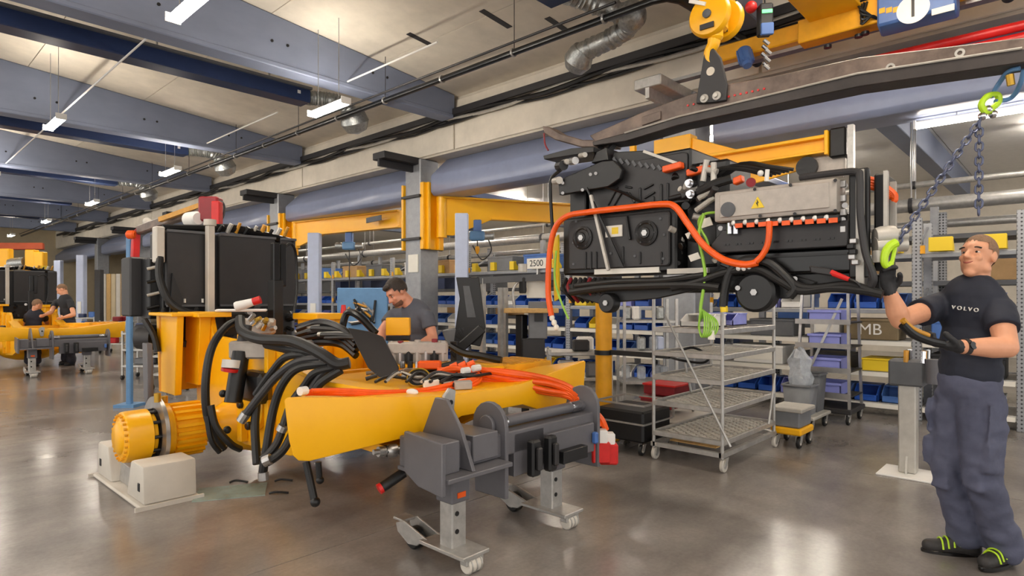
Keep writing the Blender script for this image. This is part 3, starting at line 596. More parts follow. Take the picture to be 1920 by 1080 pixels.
for x in (2.31, 3.19):
    lg = B().bx(x-.055, x+.055, 2.54, 2.65, .1, .56).obj('leg', 'galv', st, bv=.008)
    B().bx(x-.07, x+.07, 2.525, 2.665, .36, .54).obj('leg_sleeve', 'stand_grey', st, bv=.008)
    for z in (.2, .3): B().cyl((x-.02, 2.541, z), (x-.02, 2.536, z), .014, n=10).obj('pin_hole', 'black', lg)
    B().bx(x-.03, x+.03, 2.52, 2.526, .39, .42).obj('sleeve_label', 'orange' if x < 3 else 'stand_grey', lg)
    B().bx(x-.1, x+.1, 2.4, 2.78, .09, .112).obj('foot_plate', 'galv', st, bv=.004)
    cs = B().cyl((x-.05, 2.44, .045), (x+.05, 2.44, .045), .045, n=18).obj('roller', 'cradle', st, bv=.006)
    for k in (-.035, 0, .035): B().ring((x+k-.004, 2.44, .045), (1, 0, 0), .049, .04, .008, 18).obj('roller_rib', 'galv', cs)
    B().bx(x-.065, x+.065, 2.41, 2.47, .05, .092).obj('roller_fork', 'galv', st, bv=.006)
    yk = B().prism([(2.7, .1), (2.96, .17), (3.04, .14), (3.02, .09), (2.92, .04), (2.84, .05), (2.78, .09)], 'x', x-.07, x-.055).obj('castor_yoke', 'galv', st, bv=.004)
    B().prism([(2.7, .1), (2.96, .17), (3.04, .14), (3.02, .09), (2.92, .04), (2.84, .05), (2.78, .09)], 'x', x+.03, x+.045).obj('castor_yoke', 'galv', st, bv=.004)
    wl = B().cyl((x-.045, 2.92, .066), (x+.02, 2.92, .066), .066, n=22).obj('castor_wheel', 'rubber', st, bv=.01)
    B().cyl((x-.05, 2.92, .066), (x+.025, 2.92, .066), .034, n=16).obj('wheel_hub', 'cradle', wl)
    B().bx(x-.06, x+.04, 2.98, 3.08, .15, .165).obj('brake_pedal', 'galv', st, bv=.004)
# ---------------------------------------------------------------- axle cradle
cr = thing('axle_cradle', 'off-white steel cradle with two wedge blocks holding the bare wheel hub', 'cradle', (1.57, 5.46, 0), 'white axle cradles')
B().bx(1.37, 1.78, 4.84, 6.08, 0, .028).obj('base_plate', 'cradle', cr, bv=.01)
for s in (-1, 1):
    y0 = 5.46
    pr = [(y0+s*.6, .028), (y0+s*.2, .028), (y0+s*.30, .30), (y0+s*.58, .30)]
    bl = B().prism(pr, 'x', 1.40, 1.76).obj('wedge_block', 'cradle', cr, bv=.018, seg=2)
    B().bx(1.394, 1.402, y0+s*.5-.02, y0+s*.5+.02, .11, .17).obj('hand_slot', 'black', bl, bv=.003)
    B().bx(1.34, 1.8, y0+s*.62-.01, y0+s*.62+.01, 0, .03).obj('edge_rail', 'cradle', cr)
B().prism([(5.24, .03), (5.68, .03), (5.62, .2), (5.54, .19), (5.46, .185), (5.38, .19), (5.30, .2)], 'x', 1.46, 1.70).obj('saddle', 'galv', cr, bv=.005)
# plastic sheet under the axle
o = B().ob(PZ(434, 922, .004), (.22, -.12, 0), (.08, .15, 0), (0, 0, .003)).obj('drip_sheet', 'sheet', loc=PZ(418, 920, 0)); tag(o, 'clear plastic drip sheet lying on the floor beside the axle cradle', 'sheet')
for i, (u, v, a) in enumerate(((430, 905, .3), (505, 925, .9), (515, 902, .6))):
    p = PZ(u, v, .01); o = B().tube([p, p+V((.05*math.cos(a), -.05*math.sin(a), .012)), p+V((.11, -.09, 0))], .009, 6).obj('cable_tie', 'black', loc=p)
    tag(o, 'black offcut of hose on the floor below the hydraulic hoses', 'offcut', 'black offcuts on the floor')
# second machine farther down the line, same kind
SK = ('deck_connector', 'deck_fitting', 'deck_cable', 'valve_cluster', 'hydraulic_hose', 'hose_coupling', 'hose_end_cap', 'loom', 'flow_pipe', 'high_voltage_cable', 'cable_gland', 'cable_label', 'plug_housing', 'valve_manifold', 'cover_plate', 'orange_plug', 'loom_tube', 'slip_ring', 'tape_wrap', 'spray_can', 'can_cap', 'rag', 'air_hose', 'quick_coupling', 'drain_hose', 'red_cap', 'oil_tank', 'deck', 'steering_cylinder', 'bolt', 'floor_plate')
DB = V((.02, 12.1, 0))
dup(mc, DB, 'far yellow machine frame with dark radiator pack between two workers', skip=SK)
dup(st, DB, 'far grey assembly stand under the second yellow machine frame')
dup(cr, DB, 'far off-white cradle holding the second machine frame axle')
tag(st, 'near grey assembly stand on castor legs under the yellow wing with orange cables'); tag(mc, 'near yellow machine frame with orange cables, black hoses and radiator pack')
tag(cr, 'near off-white wedge cradle holding the bare yellow wheel hub')
# ================================================================ hanging black power module
XM = 3.9
pm = thing('power_module', 'black electric power module hanging in the air with orange cables and silver inverter box', 'power module', (4.2, 1.9, 1.5))
q = lambda u, v, x=XM: PX(u, v, x)
Yu = lambda u, x=XM: PX(u, 560, x).y
for x in (3.94, 4.36): B().bx(x, x+.08, .9, 3.06, 1.545, 1.655).obj('base_rail', 'black', pm, bv=.008)
for y in (.95, 1.75, 2.15, 2.95): B().bx(3.98, 4.42, y, y+.08, 1.56, 1.64).obj('cross_member', 'black', pm)
B().prism([(3.02, 1.54), (2.7, 1.46), (2.2, 1.5), (1.9, 1.56), (2.2, 1.6), (3.02, 1.62)], 'x', 3.9, 3.94).obj('frame_skirt', 'black', pm, bv=.006)
# lower battery box with round caps, ribs and label
lb = B().bx(3.92, 4.46, 2.06, 3.07, 1.69, 2.15).obj('battery_box', 'black', pm, bv=.015)
B().prism(rrect(2.10, 2.99, 1.73, 2.12, .03), 'x', 3.895, 3.92).obj('box_lid', 'charcoal', lb, bv=.008)
for (u, v, r) in ((1093, 446, .092), (1212, 437, .092)):
    c = q(u, v, 3.895); cpx = B().lathe(c, (-1, 0, 0), [(-.01, r), (.012, r), (.018, r*.8), (.012, r*.7), (.02, r*.45), (.028, r*.4)], 28).obj('round_cap', 'black', lb)
    B().cyl(c, c+V((-.034, 0, 0)), .024, n=6).obj('cap_bolt', 'steel', cpx)
    for k in range(6): B().cyl(c+V((-.012, .075*math.cos(k*1.047), .075*math.sin(k*1.047))), c+V((-.02, .075*math.cos(k*1.047), .075*math.sin(k*1.047))), .007, n=6).obj('cap_screw', 'charcoal', cpx)
for u in (1098, 1108, 1118, 1168, 1240, 1200): 
    a = q(u, 505 if u < 1150 else 495, 3.89); b = q(u, 472 if u not in (1168,) else 462, 3.89); B().bar(a, b, .014, .012).obj('rib', 'black', lb, bv=.004)
B().bar(q(1176, 405, 3.89), q(1183, 450, 3.89), .05, .014).obj('rib', 'black', lb, bv=.005)
for (u, v) in ((1075, 495), (1080, 415), (1075, 455), (1238, 410), (1245, 440), (1243, 485), (1190, 480), (1145, 475)): B().cyl(q(u, v, 3.9), q(u, v, 3.885), .01, n=8).obj('screw', 'slate_grey', lb)
lp = B().prism([(Yu(1167, 3.89), 1.965), (Yu(1136, 3.89), 1.965), (Yu(1136, 3.89), 2.05), (Yu(1167, 3.89), 2.05)], 'x', 3.884, 3.895).obj('warning_label', 'paper', lb)
B().prism([(Yu(1160, 3.89), 1.985), (Yu(1148, 3.89), 1.985), (Yu(1148, 3.89), 2.035), (Yu(1160, 3.89), 2.035)], 'x', 3.882, 3.885).obj('pictogram', 'sticker', lp)
# upper battery box with embossed ribs
ub = B().bx(3.98, 4.5, 1.98, 2.86, 2.17, 2.56).obj('battery_box', 'black', pm, bv=.015)
B().prism(rrect(2.0, 2.8, 2.2, 2.53, .03), 'x', 3.955, 3.98).obj('box_lid', 'charcoal', ub, bv=.008)
for (a, b) in (((1140, 385), (1158, 350)), ((1150, 387), (1165, 362)), ((1165, 362), (1180, 362)), ((1180, 362), (1190, 380)), ((1172, 350), (1185, 352)), ((1207, 355), (1225, 345)), ((1208, 372), (1228, 360)), ((1240, 388), (1240, 345)), ((1252, 388), (1252, 343)), ((1200, 385), (1200, 352)), ((1225, 385), (1225, 368))):
    B().bar(q(*a, 3.95), q(*b, 3.95), .018, .016).obj('rib', 'black', ub, bv=.005)
# bracket plate and top cover at the left end
B().slab([q(1046, 338, 3.88), q(1128, 302, 3.88), q(1150, 300, 3.88), q(1166, 318, 3.88), q(1162, 335, 3.88), q(1140, 350, 3.88), q(1048, 366, 3.88)], (1, 0, 0), .05).obj('lift_bracket', 'black', pm, bv=.006)
for (u, v) in ((1055, 343), (1107, 327), (1117, 325), (1055, 362), (1092, 356)): B().cyl(q(u, v, 3.88), q(u, v, 3.868), .013, n=10).obj('bolt', 'steel', pm)
B().slab([q(1018, 292, 3.9), q(1070, 278, 3.9), q(1112, 275, 3.9), q(1112, 285, 3.9), q(1020, 299, 3.9)], (1, 0, 0), .3).obj('lift_foot', 'black', pm, bv=.004)
B().slab([q(1108, 306, 3.9), q(1118, 285, 3.9), q(1136, 276, 3.9), q(1140, 300, 3.9)], (1, 0, 0), .2).obj('lift_gusset', 'black', pm, bv=.006)
B().slab([q(1140, 325, 3.96), q(1150, 285, 3.96), q(1210, 282, 3.96), q(1270, 308, 3.96), q(1262, 318, 3.96), q(1170, 336, 3.96)], (1, 0, 0), .5).obj('top_cover', 'black', pm, bv=.006)
B().bar(q(1208, 284, 3.94), q(1280, 310, 3.94), .03, .02).obj('top_trim', 'alu', pm)
for k in range(8): B().bar(q(1150+12*k, 296+2*k, 3.95), q(1156+12*k, 305+2*k, 3.95), .01, .02).obj('cover_slot', 'slate_grey', pm)
for (u, v, m_, r) in ((1055, 305, 'alu', .022), (1070, 303, 'steel', .03), (1048, 312, 'black', .04), (1088, 292, 'alu', .02), (1040, 340, 'alu', .03)): B().cyl(q(u, v, 3.9), q(u+9, v-2, 3.84), r, n=10).obj('fitting', m_, pm)
B().tube([q(1052, 318), q(1034, 335), q(1032, 360), q(1034, 400), q(1036, 430)], .014, 6).obj('loom', 'black', pm)
# left-end wall behind the lid and pump clutter underneath
B().bx(4.0, 4.44, 2.9, 3.06, 2.12, 2.42).obj('end_box', 'black', pm, bv=.01)
for k in range(9):
    u = 1062+9*k; B().tube([q(u, 522, 3.95), q(u-6, 540, 3.9), q(u+5, 556, 3.92), q(u+14, 566, 3.96)], .016, 6).obj('loom', ['black', 'dkred', 'rubber', 'charcoal'][k % 4], pm)
B().ob(q(1175, 508, 3.93), (0, .28, 0), (.02, 0, 0), (0, 0, .02)).obj('pipe_label', 'paper', pm)
B().ob(q(1290, 508, 3.93), (0, .15, 0), (.02, 0, 0), (0, 0, .018)).obj('pipe_label', 'cradle', pm)
B().bar(q(1108, 366, 3.86), q(1141, 507, 3.86), .022, .022).obj('strut_rod', 'alu', pm)
B().bar(q(1100, 352, 3.86), q(1168, 500, 3.87), .014, .014).obj('loom', 'black', pm)
B().tube([q(1128, 348, 3.9), q(1165, 360, 3.9), q(1195, 375, 3.9), q(1210, 382, 3.9)], .012, 6).obj('loom', 'black_gloss', pm)
# rollers
for (u, v, r, w_) in ((1414, 548, .125, .1), (1136, 568, .075, .08)):
    c = q(u, v, 3.82); rl = B().lathe(c, (1, 0, 0), [(0, r*.86), (.015, r), (w_, r), (w_+.01, r*.8)], 30).obj('roller', 'black', pm)
    B().cyl(c+V((-.012, 0, 0)), c+V((.01, 0, 0)), .022, n=6).obj('roller_nut', 'steel', rl)
B().cyl(q(1383, 540, 3.82), q(1383, 540, 3.8), .016, n=8).obj('bolt', 'steel', pm)
B().prism([(Yu(1360), 1.62), (Yu(1470), 1.66), (Yu(1530), 1.6), (Yu(1475), 1.5), (Yu(1440), 1.5), (Yu(1360), 1.56)], 'x', 3.92, 3.96).obj('roller_bracket', 'black', pm, bv=.005)
# connectors between the two halves
B().bx(4.05, 4.45, 1.74, 2.06, 1.66, 2.46).obj('junction_box', 'black', pm, bv=.02)
for k in range(26):
    u = rnd.uniform(1262, 1345); v = rnd.uniform(318, 500); x = rnd.uniform(3.9, 4.04); r = rnd.uniform(.012, .03)
    c = q(u, v, x); dd = V((-rnd.uniform(.02, .07), rnd.uniform(-.08, .08), rnd.uniform(-.05, .05)))
    B().cyl(c, c+dd, r, n=9).obj('connector', rnd.choice(['black', 'black', 'black_gloss', 'charcoal', 'alu', 'steel', 'white']), pm, bv=.003)
for (u, v) in ((1300, 346), (1302, 366)): B().lathe(q(u, v, 3.93), (-1, 0, 0), [(0, .03), (.06, .03), (.06, .02), (.09, .02)], 14).obj('coolant_port', 'chrome', pm)
for (a, b) in (((1310, 372), (1342, 352)), ((1318, 340), (1325, 300)), ((1338, 345), (1338, 305)), ((1305, 395), (1340, 370)), ((1325, 318), (1345, 322))): B().cyl(q(*a, 3.9), q(*b, 3.9), .02, n=10).obj('coolant_pipe', 'alu', pm)
for k in range(7): B().tube([q(1330+5*k, 330, 3.95), q(1345+9*k, 318-2*k, 3.93), q(1390+9*k, 318-k, 3.93), q(1440+8*k, 330-2*k, 3.95)], .012+.004*(k % 2), 6).obj('loom', ['black', 'rubber', 'black_gloss'][k % 3], pm)
B().tube([q(1310, 360, 3.9), q(1340, 345, 3.88), q(1372, 335, 3.9)], .03, 10).obj('coolant_hose', 'rubber', pm)
for (u, v, L_) in ((1262, 314, 40), (1310, 320, 44), (1385, 338, 16)): B().ob(q(u, v, 3.92), (0, L_*.0018, -.008), (.03, 0, 0), (0, .002, .022)).obj('orange_connector', 'orange', pm, bv=.006)
B().cyl(q(1408, 342, 3.9), q(1408, 342, 3.86), .03, n=14).obj('red_ring', 'dkred', pm); B().ell(q(1426, 325, 3.9), .02, n=8).obj('white_cap', 'white', pm); B().cyl(q(1437, 340, 3.9), q(1439, 318, 3.9), .014, n=8).obj('white_cap', 'white', pm)
for (u, v, s_) in ((1322, 418, .045), (1302, 482, .035), (1295, 440, .03)): B().ob(q(u, v, 3.87), (0, s_, -.01), (.004, 0, 0), (0, .01, s_*.6)).obj('tag', 'paper', pm)
B().tube([q(1347, 398, 3.87), q(1320, 402, 3.86), q(1310, 420, 3.86), q(1325, 450, 3.86), q(1330, 470, 3.86)], .009, 6).obj('earth_wire', 'green_wire', pm)
# inverter
iv = B().bx(3.8, 3.98, 1.0, 1.73, 1.995, 2.19).obj('inverter', 'silver_cast', pm, bv=.014, seg=2)
B().bx(3.792, 3.802, 1.04, 1.69, 2.02, 2.17).obj('inverter_lid', 'silver_cast', iv, bv=.004)
tri = q(1421, 381, 3.792)
B().prism([(tri.y-.04, tri.z-.03), (tri.y+.04, tri.z-.03), (tri.y, tri.z+.04)], 'x', 3.786, 3.792).obj('warning_triangle', 'sticker', iv)
B().prism([(tri.y+.004, tri.z+.024), (tri.y-.008, tri.z), (tri.y, tri.z+.002), (tri.y-.004, tri.z-.022), (tri.y+.01, tri.z+.004), (tri.y+.001, tri.z+.003)], 'x', 3.783, 3.786).obj('bolt_symbol', 'black', iv)
B().lathe(q(1365, 393, 3.792), (-1, 0, 0), [(0, .048), (.006, .048), (.008, .042)], 20).obj('round_mark', 'slate_grey', iv)
for (u, v) in ((1415, 355), (1482, 347), (1425, 405), (1490, 401), (1566, 338), (1566, 395)): B().cyl(q(u, v, 3.8), q(u, v, 3.785), .01, n=8).obj('screw', 'charcoal', iv)
for k in range(9):
    u = 1388+22*k; v = 418-1.3*k
    if u > 1570: break
    p = q(u, v, 3.83); hc = B().bx(p.x-.03, p.x+.05, p.y-.028, p.y+.028, p.z-.03, p.z+.015).obj('power_socket', 'black', iv, bv=.006)
    B().bx(p.x-.036, p.x-.026, p.y-.026, p.y+.02, p.z-.034, p.z-.006).obj('socket_insert', 'orange', hc); B().ell(p+V((-.02, .034, .0)), .017, n=8).obj('knob', 'white', hc)
for (u, v) in ((1368, 427), (1380, 427)): p = q(u, v, 3.84); B().cyl(p+V((0, 0, -.04)), p+V((0, 0, .03)), .018, n=10).obj('cable_gland', 'chrome', iv)
# black trays below the inverter
B().bx(3.88, 4.4, .97, 1.76, 1.80, 2.0).obj('tray', 'black', pm, bv=.01)
tf = B().prism([(.96, 1.80), (1.78, 1.80), (1.78, 1.86), (1.70, 1.95), (.96, 1.95)], 'x', 3.86, 3.885).obj('tray_face', 'charcoal', pm, bv=.006)
for k in range(9):
    for e in (0, .022): B().bx(3.855, 3.862, 1.03+.078*k+e, 1.045+.078*k+e, 1.845, 1.856).obj('slot', 'black_gloss', tf)
B().prism([(.95, 1.66), (1.6, 1.66), (1.74, 1.72), (1.74, 1.79), (.95, 1.79)], 'x', 3.9, 4.3).obj('lower_tray', 'black_gloss', pm, bv=.008)
B().bx(3.89, 3.905, .97, 1.7, 1.755, 1.768).obj('tray_rib', 'black', pm)
for (u, v) in ((1351, 428), (1490, 523), (1580, 412), (1584, 348), (1584, 385)): B().cyl(q(u, v, 3.9), q(u, v, 3.875), .016, n=10).obj('bolt', 'steel', pm)
# right end frame
B().bx(3.88, 3.93, .86, .96, 1.62, 2.24).obj('end_rail', 'black', pm, bv=.006)
B().bx(3.86, 3.88, .88, .92, 1.58, 2.23).obj('end_strip', 'alu', pm)
B().bx(4.0, 4.26, .80, .86, 1.66, 2.22).obj('end_panel', 'black', pm, bv=.01)
B().bx(3.94, 3.98, .78, .8, 1.7, 2.22).obj('end_strip', 'alu', pm); B().bx(4.1, 4.13, .77, .8, 1.8, 2.18).obj('end_strip', 'alu', pm)
for (v) in (345, 372, 398, 430): B().ob(q(1581, v, 3.87), (0, .016, 0), (.012, 0, 0), (0, 0, .02)).obj('terminal', 'steel', pm, bv=.004)
for k in range(5): B().ob(q(1600+rnd.uniform(-6, 8), 452+10*k, 3.84), (0, .02, 0), (.02, 0, 0), (0, 0, .015)).obj('clamp', rnd.choice(['alu', 'black', 'steel']), pm, bv=.005)
for v in (445, 462): B().lathe(q(1640, v, 3.9), (.5, -.8, .05), [(0, .05), (.03, .06), (.1, .06), (.11, .04), (.16, .04)], 18).obj('mount_flange', 'alu', pm)
B().cyl(q(1648, 492, 3.9), q(1648, 470, 3.9), .035, n=14).obj('mount_pin', 'alu', pm)
B().tube([q(1500, 333, 3.86), q(1570, 324, 3.85), q(1606, 322, 3.84), q(1612, 335, 3.83), q(1613, 400, 3.82), q(1622, 470, 3.82), q(1638, 520, 3.82), q(1630, 540, 3.84)], .02, 10).obj('coolant_hose', 'charcoal', pm)
for k in range(4): B().tube([PX(1612, 333+5*k, 4.05), PX(1640, 338+5*k, 4.05), PX(1660, 350+5*k, 4.05), PX(1678, 366+2*k, 4.04), PX(1676, 378, 4.04)], .016, 8).obj('high_voltage_cable', 'orange', pm)
# black hoses along the bottom, grey/red plug
for r, P in ((.028, [(1356, 575), (1360, 540), (1372, 505), (1400, 487), (1440, 492), (1470, 515), (1490, 540), (1480, 556)]), (.026, [(1260, 540), (1310, 528), (1365, 510), (1420, 505), (1460, 525), (1500, 545), (1560, 540), (1620, 545), (1655, 552)]),
             (.024, [(1450, 500), (1485, 530), (1520, 540), (1590, 534), (1640, 548)]), (.022, [(1080, 536), (1160, 528), (1240, 526), (1320, 516)]), (.03, [(1070, 548), (1130, 540), (1220, 536), (1300, 535), (1350, 540)])):
    B().tube([q(*p, 3.83) for p in P], r, 10).obj('coolant_hose', 'rubber', pm)
B().cyl(q(1357, 570, 3.83), q(1358, 585, 3.83), .024, n=10).obj('yellow_cap', 'sticker', pm)
B().ob(q(1540, 508, 3.8), (0, -.06, -.012), (.016, 0, 0), (0, .005, .022)).obj('plug', 'charcoal', pm, bv=.008); B().cyl(q(1558, 511, 3.8), q(1592, 524, 3.8), .018, .013, 10).obj('plug_sleeve', 'red', pm)
B().tube([q(1592, 524, 3.8), q(1606, 530, 3.8), q(1615, 540, 3.82)], .009, 6).obj('loom', 'black', pm)
for (u, v) in ((1405, 500), (1395, 503), (1385, 503)): B().ell(q(u, v, 3.81), .018, n=8).obj('cable_label', 'white', pm)
# orange cables, green-yellow earth wire coil
B().tube([q(*p, 3.8) for p in ((1034, 592), (1028, 550), (1030, 480), (1040, 430), (1062, 406), (1100, 398), (1180, 389), (1240, 383), (1266, 388), (1290, 420), (1318, 458), (1355, 486), (1395, 496), (1420, 492))], .023, 10, steps=8).obj('high_voltage_cable', 'orange', pm)
B().tube([q(*p, 3.79) for p in ((1442, 415), (1442, 440), (1438, 462), (1428, 480), (1418, 490))], .019, 10).obj('high_voltage_cable', 'orange', pm)
B().ob(q(1442, 424, 3.79), (0, .016, 0), (.014, 0, 0), (0, 0, .03)).obj('orange_connector', 'orange', pm, bv=.008)
B().tube([q(*p, 3.82) for p in ((1043, 470), (1040, 520), (1050, 560), (1066, 598))], .009, 6).obj('earth_wire', 'green_wire', pm)
B().slab([q(1036, 450, 3.86), q(1046, 440, 3.86), q(1047, 560, 3.86), q(1039, 565, 3.86)], (1, 0, 0), .02).obj('reflective_strip', 'sticker', pm)
for k in range(3): B().ell(q(1035+4*k, 596+9*k, 3.8), (.022, .022, .026), n=8).obj('taped_end', 'paper', pm)
B().tube([q(*p, 3.82) for p in ((1320, 400), (1310, 440), (1318, 485), (1322, 520), (1314, 575), (1316, 590))], .011, 7).obj('earth_wire', 'green_wire', pm)
for k in range(7):
    B().tube([q(1325+2*(k-3)+(5+2.2*k)*math.sin(a*.524)-3, 606+k-(26-k)*math.cos(a*.524), 3.79+.008*k+.01*math.sin(a)) for a in range(12)], .0055, 6, steps=3, closed=True).obj('wire_coil', 'green_wire', pm)
B().ob(q(1334, 628, 3.82), (0, .02, 0), (.01, 0, 0), (0, 0, .03)).obj('tag', 'paper', pm)
# ================================================================ spreader beam
XS = 4.1
sp = thing('spreader_beam', 'long rusty brown lifting beam above the hanging power module', 'lifting beam', (4.12, 1.5, 2.8))
s_ = lambda u, v: PX(u, v, XS)
rt = V((XS, -1.3, 2.86))
B().slab([rt+V((0, 0, .03)), s_(1920, 70), s_(1613, 107), s_(1447, 143), s_(1360, 158), s_(1290, 178), s_(1200, 212), s_(1105, 254), s_(1118, 268), s_(1180, 252), s_(1280, 222), s_(1613, 143), s_(1920, 97), rt+V((0, 0, -.04))], (1, 0, 0), .05).obj('web', 'rust', sp, bv=.006)
fl_ = B().slab([rt+V((-.06, 0, -.04)), s_(1920, 97)-V((.06, 0, 0)), s_(1613, 143)-V((.06, 0, 0)), s_(1280, 222)-V((.06, 0, 0)), s_(1180, 252)-V((.06, 0, 0)), s_(1118, 268)-V((.06, 0, 0)), s_(1120, 276)-V((.06, 0, 0)), s_(1180, 268)-V((.06, 0, 0)), s_(1280, 238)-V((.06, 0, 0)), s_(1613, 168)-V((.06, 0, 0)), s_(1920, 124)-V((.06, 0, 0)), rt+V((-.06, 0, -.12))], (1, 0, 0), .17).obj('lower_flange', 'rust_dark', sp, bv=.006)
B().slab([s_(1016, 236), s_(1030, 238), s_(1050, 250), s_(1092, 262), s_(1150, 262), s_(1150, 276), s_(1090, 276), s_(1040, 262), s_(1020, 250)], (1, 0, 0), .12).obj('hook_nose', 'rust', sp, bv=.008)
B().tube([s_(u, v)+V((-.066, 0, 0)) for u, v in ((1918, 97.5), (1613, 143.5), (1280, 222.5), (1180, 252.5))], .007, 6, spl=False).obj('lip_highlight', 'alu', sp)  # pale strip drawn in as the highlight along the flange lip
B().tube([s_(1020, 250), s_(1022, 270), s_(1028, 282)], .008, 6).obj('safety_wire', 'dkred', sp)
B().slab([s_(1205, 220), s_(1240, 208), s_(1240, 224), s_(1205, 236)], (-1, 0, 0), .012).obj('plate_boss', 'rust', sp, bv=.003)
for k in range(14): B().cyl(s_(1290+11*k, 198-2.4*k), s_(1290+11*k, 198-2.4*k)+V((-.006, 0, 0)), .008, n=8).obj('peg_hole', 'red', sp)
for (u, v) in ((1670, 127), (1800, 100)): B().ring(s_(u, v)+V((-.01, 0, 0)), (1, 0, 0), .024, .012, .01, 14).obj('eye', 'alu', sp)
hp = B().slab([s_(1308, 196), s_(1312, 170), s_(1324, 100), s_(1340, 92), s_(1354, 110), s_(1366, 160), s_(1364, 190), s_(1340, 194)], (-1, 0, 0), .03).obj('hanger_plate', 'charcoal', sp, bv=.005)
for (u, v) in ((1325, 187), (1348, 182)): B().lathe(s_(u, v)+V((-.03, 0, 0)), (-1, 0, 0), [(0, .03), (.012, .03), (.016, .016), (.03, .014)], 16).obj('pin', 'alu', hp)
B().cyl(s_(1336, 136)+V((-.03, 0, 0)), s_(1336, 136)+V((-.034, 0, 0)), .03, n=16).obj('eye_hole', 'fascia', hp)
# struts from the beam down to the module
for (a, b) in (((1150, 272), (1128, 300)), ((1128, 276), (1118, 300))): B().bar(s_(*a), PX(*b, 3.98), .04, .04).obj('drop_link', 'black', sp)
# ---------------- hook block of the crane
hb = thing('hook_block', 'yellow crane hook block with two pulley discs holding the lifting beam', 'hook', s_(1335, 60))
for (x, u, v) in ((4.02, 1326, 26), (4.24, 1352, 36)):
    c = PX(u, v, x); dk = B().lathe(c, (1, 0, 0), [(0, .1), (.008, .135), (.03, .15), (.05, .15), (.07, .13)], 32).obj('pulley_disc', 'yellow', hb)
    B().lathe(c, (-1, 0, 0), [(0, .03), (.015, .03), (.02, .02)], 16).obj('axle_nut', 'slate_grey', dk)
    B().ob(c+V((-.006, .0, -.085)), (0, .05, 0), (.006, 0, 0), (0, 0, .018)).obj('plate_label', 'charcoal', dk); B().ob(c+V((-.004, .07, .1)), (0, .06, .03), (.006, 0, 0), (0, -.004, .012)).obj('plate_label', 'paper', dk)
B().bx(4.08, 4.2, PX(1338, 0, 4.12).y-.08, PX(1338, 0, 4.12).y+.08, 3.38, 3.62).obj('block_body', 'yellow_dull', hb, bv=.02)
c = PX(1337, 75, 4.1); hk = [PX(1340, 62, 4.1), PX(1338, 82, 4.1), PX(1330, 98, 4.1), PX(1331, 114, 4.1), PX(1340, 121, 4.1), PX(1346, 112, 4.1)]
B().tube(hk, lambda t: .048-.026*t, 12).obj('hook', 'yellow', hb); B().lathe(PX(1342, 58, 4.1), (0, 0, -1), [(0, .05), (.05, .05), (.07, .035)], 16).obj('swivel', 'yellow', hb)
for dx, dy in ((4.03, .1), (4.03, -.1), (4.24, .1), (4.24, -.1)):
    y = PX(1338, 0, 4.12).y+dy; B().cyl((dx+.03, y, 3.5), (dx+.03, y, 5.0), .008, n=6).obj('wire_rope', 'charcoal', hb)
# ---------------- overhead crane
oc = thing('overhead_crane', 'yellow overhead bridge crane with blue drive box marked 1', 'crane', (7.5, 2, 4.3))
B().bx(-9, 7.4, 1.72, 2.12, 4.6, 4.98).obj('bridge_girder', 'yellow', oc, bv=.015); B().bx(-9, 7.5, 1.66, 2.18, 4.56, 4.6).obj('bottom_flange', 'yellow', oc, bv=.006)
B().bx(7.36, 7.74, .2, 3.4, 4.46, 4.66).obj('end_truck', 'yellow_dull', oc, bv=.015)
B().bx(7.2, 7.42, 1.5, 2.3, 4.36, 4.62).obj('knuckle_plate', 'yellow_dull', oc, bv=.01)
B().bx(7.5, 7.62, -9, 4.4, 4.42, 4.462).obj('runway_rail', 'steel', oc)
for y in (.5, 3.0): B().cyl((7.76, y, 4.52), (7.86, y, 4.52), .06, n=20).obj('track_wheel', 'charcoal', oc)
m1 = B().lathe((7.3, 2.95, 4.5), (-.3, -.3, -.9), [(0, .07), (.02, .085), (.2, .085), (.22, .06), (.26, .05)], 18).obj('drive_motor', 'hoist_blue', oc)
for k in range(8): B().ob(V((7.3, 2.95, 4.5))+V((-.3, -.3, -.9)).normalized()*.11+V((.09*math.cos(k*.785), .09*math.sin(k*.785), 0)), V((-.3, -.3, -.9)).normalized()*.09, (.006, 0, 0), (0, .006, 0)).obj('cooling_fin', 'hoist_blue', m1)
hb2 = B().prism([(7.1, 4.28), (7.3, 4.22), (7.36, 4.3), (7.36, 4.8), (7.1, 4.8)], 'y', .84, 1.5).obj('drive_box', 'hoist_blue', oc, bv=.02)
cc = PX(1712, 17, 7.1); B().lathe(cc+V((-.001, 0, 0)), (-1, 0, 0), [(0, .14), (.006, .14)], 36).obj('number_disc', 'white', hb2)
text('crane_number', '1', 'black', hb2, cc+V((-.009, 0, 0)), (0, -1, 0), (0, 0, 1), .26)
pl_ = PX(1768, 18, 7.1); B().ob(pl_, (0, .09, 0), (.004, 0, 0), (0, 0, .03)).obj('name_plate', 'paper', hb2)
for k in range(3): pk = PX(1654+13*k, 20-1*k, 7.1); B().ob(pk, (0, .026, 0), (.004, 0, 0), (0, 0, .026)).obj('warning_label', 'yellow_dull', hb2)
B().cyl((7.2, .78, 4.5), (7.2, .84, 4.5), .11, n=20).obj('brake_housing', 'black', hb2)
B().bx(7.2, 7.36, .3, .62, 4.42, 4.66).obj('end_box', 'yellow_dull', oc, bv=.01); B().bx(7.12, 7.2, .34, .5, 4.5, 4.6).obj('limit_switch', 'black', oc, bv=.01)
for k in range(4): B().tube([(7.2, 1.7-.03*k, 4.6), (7.1, 1.64, 4.5-.05*k), (7.15, 1.56, 4.42), (7.2, 1.52, 4.4)], .014, 6).obj('drive_cable', 'black', oc)
for (u, v) in ((1552, 85), (1610, 65), (1622, 60)): pb = PX(u, v, 7.3); B().cyl(pb, pb+V((0, 0, -.03)), .04, n=12).obj('bumper', 'black', oc)
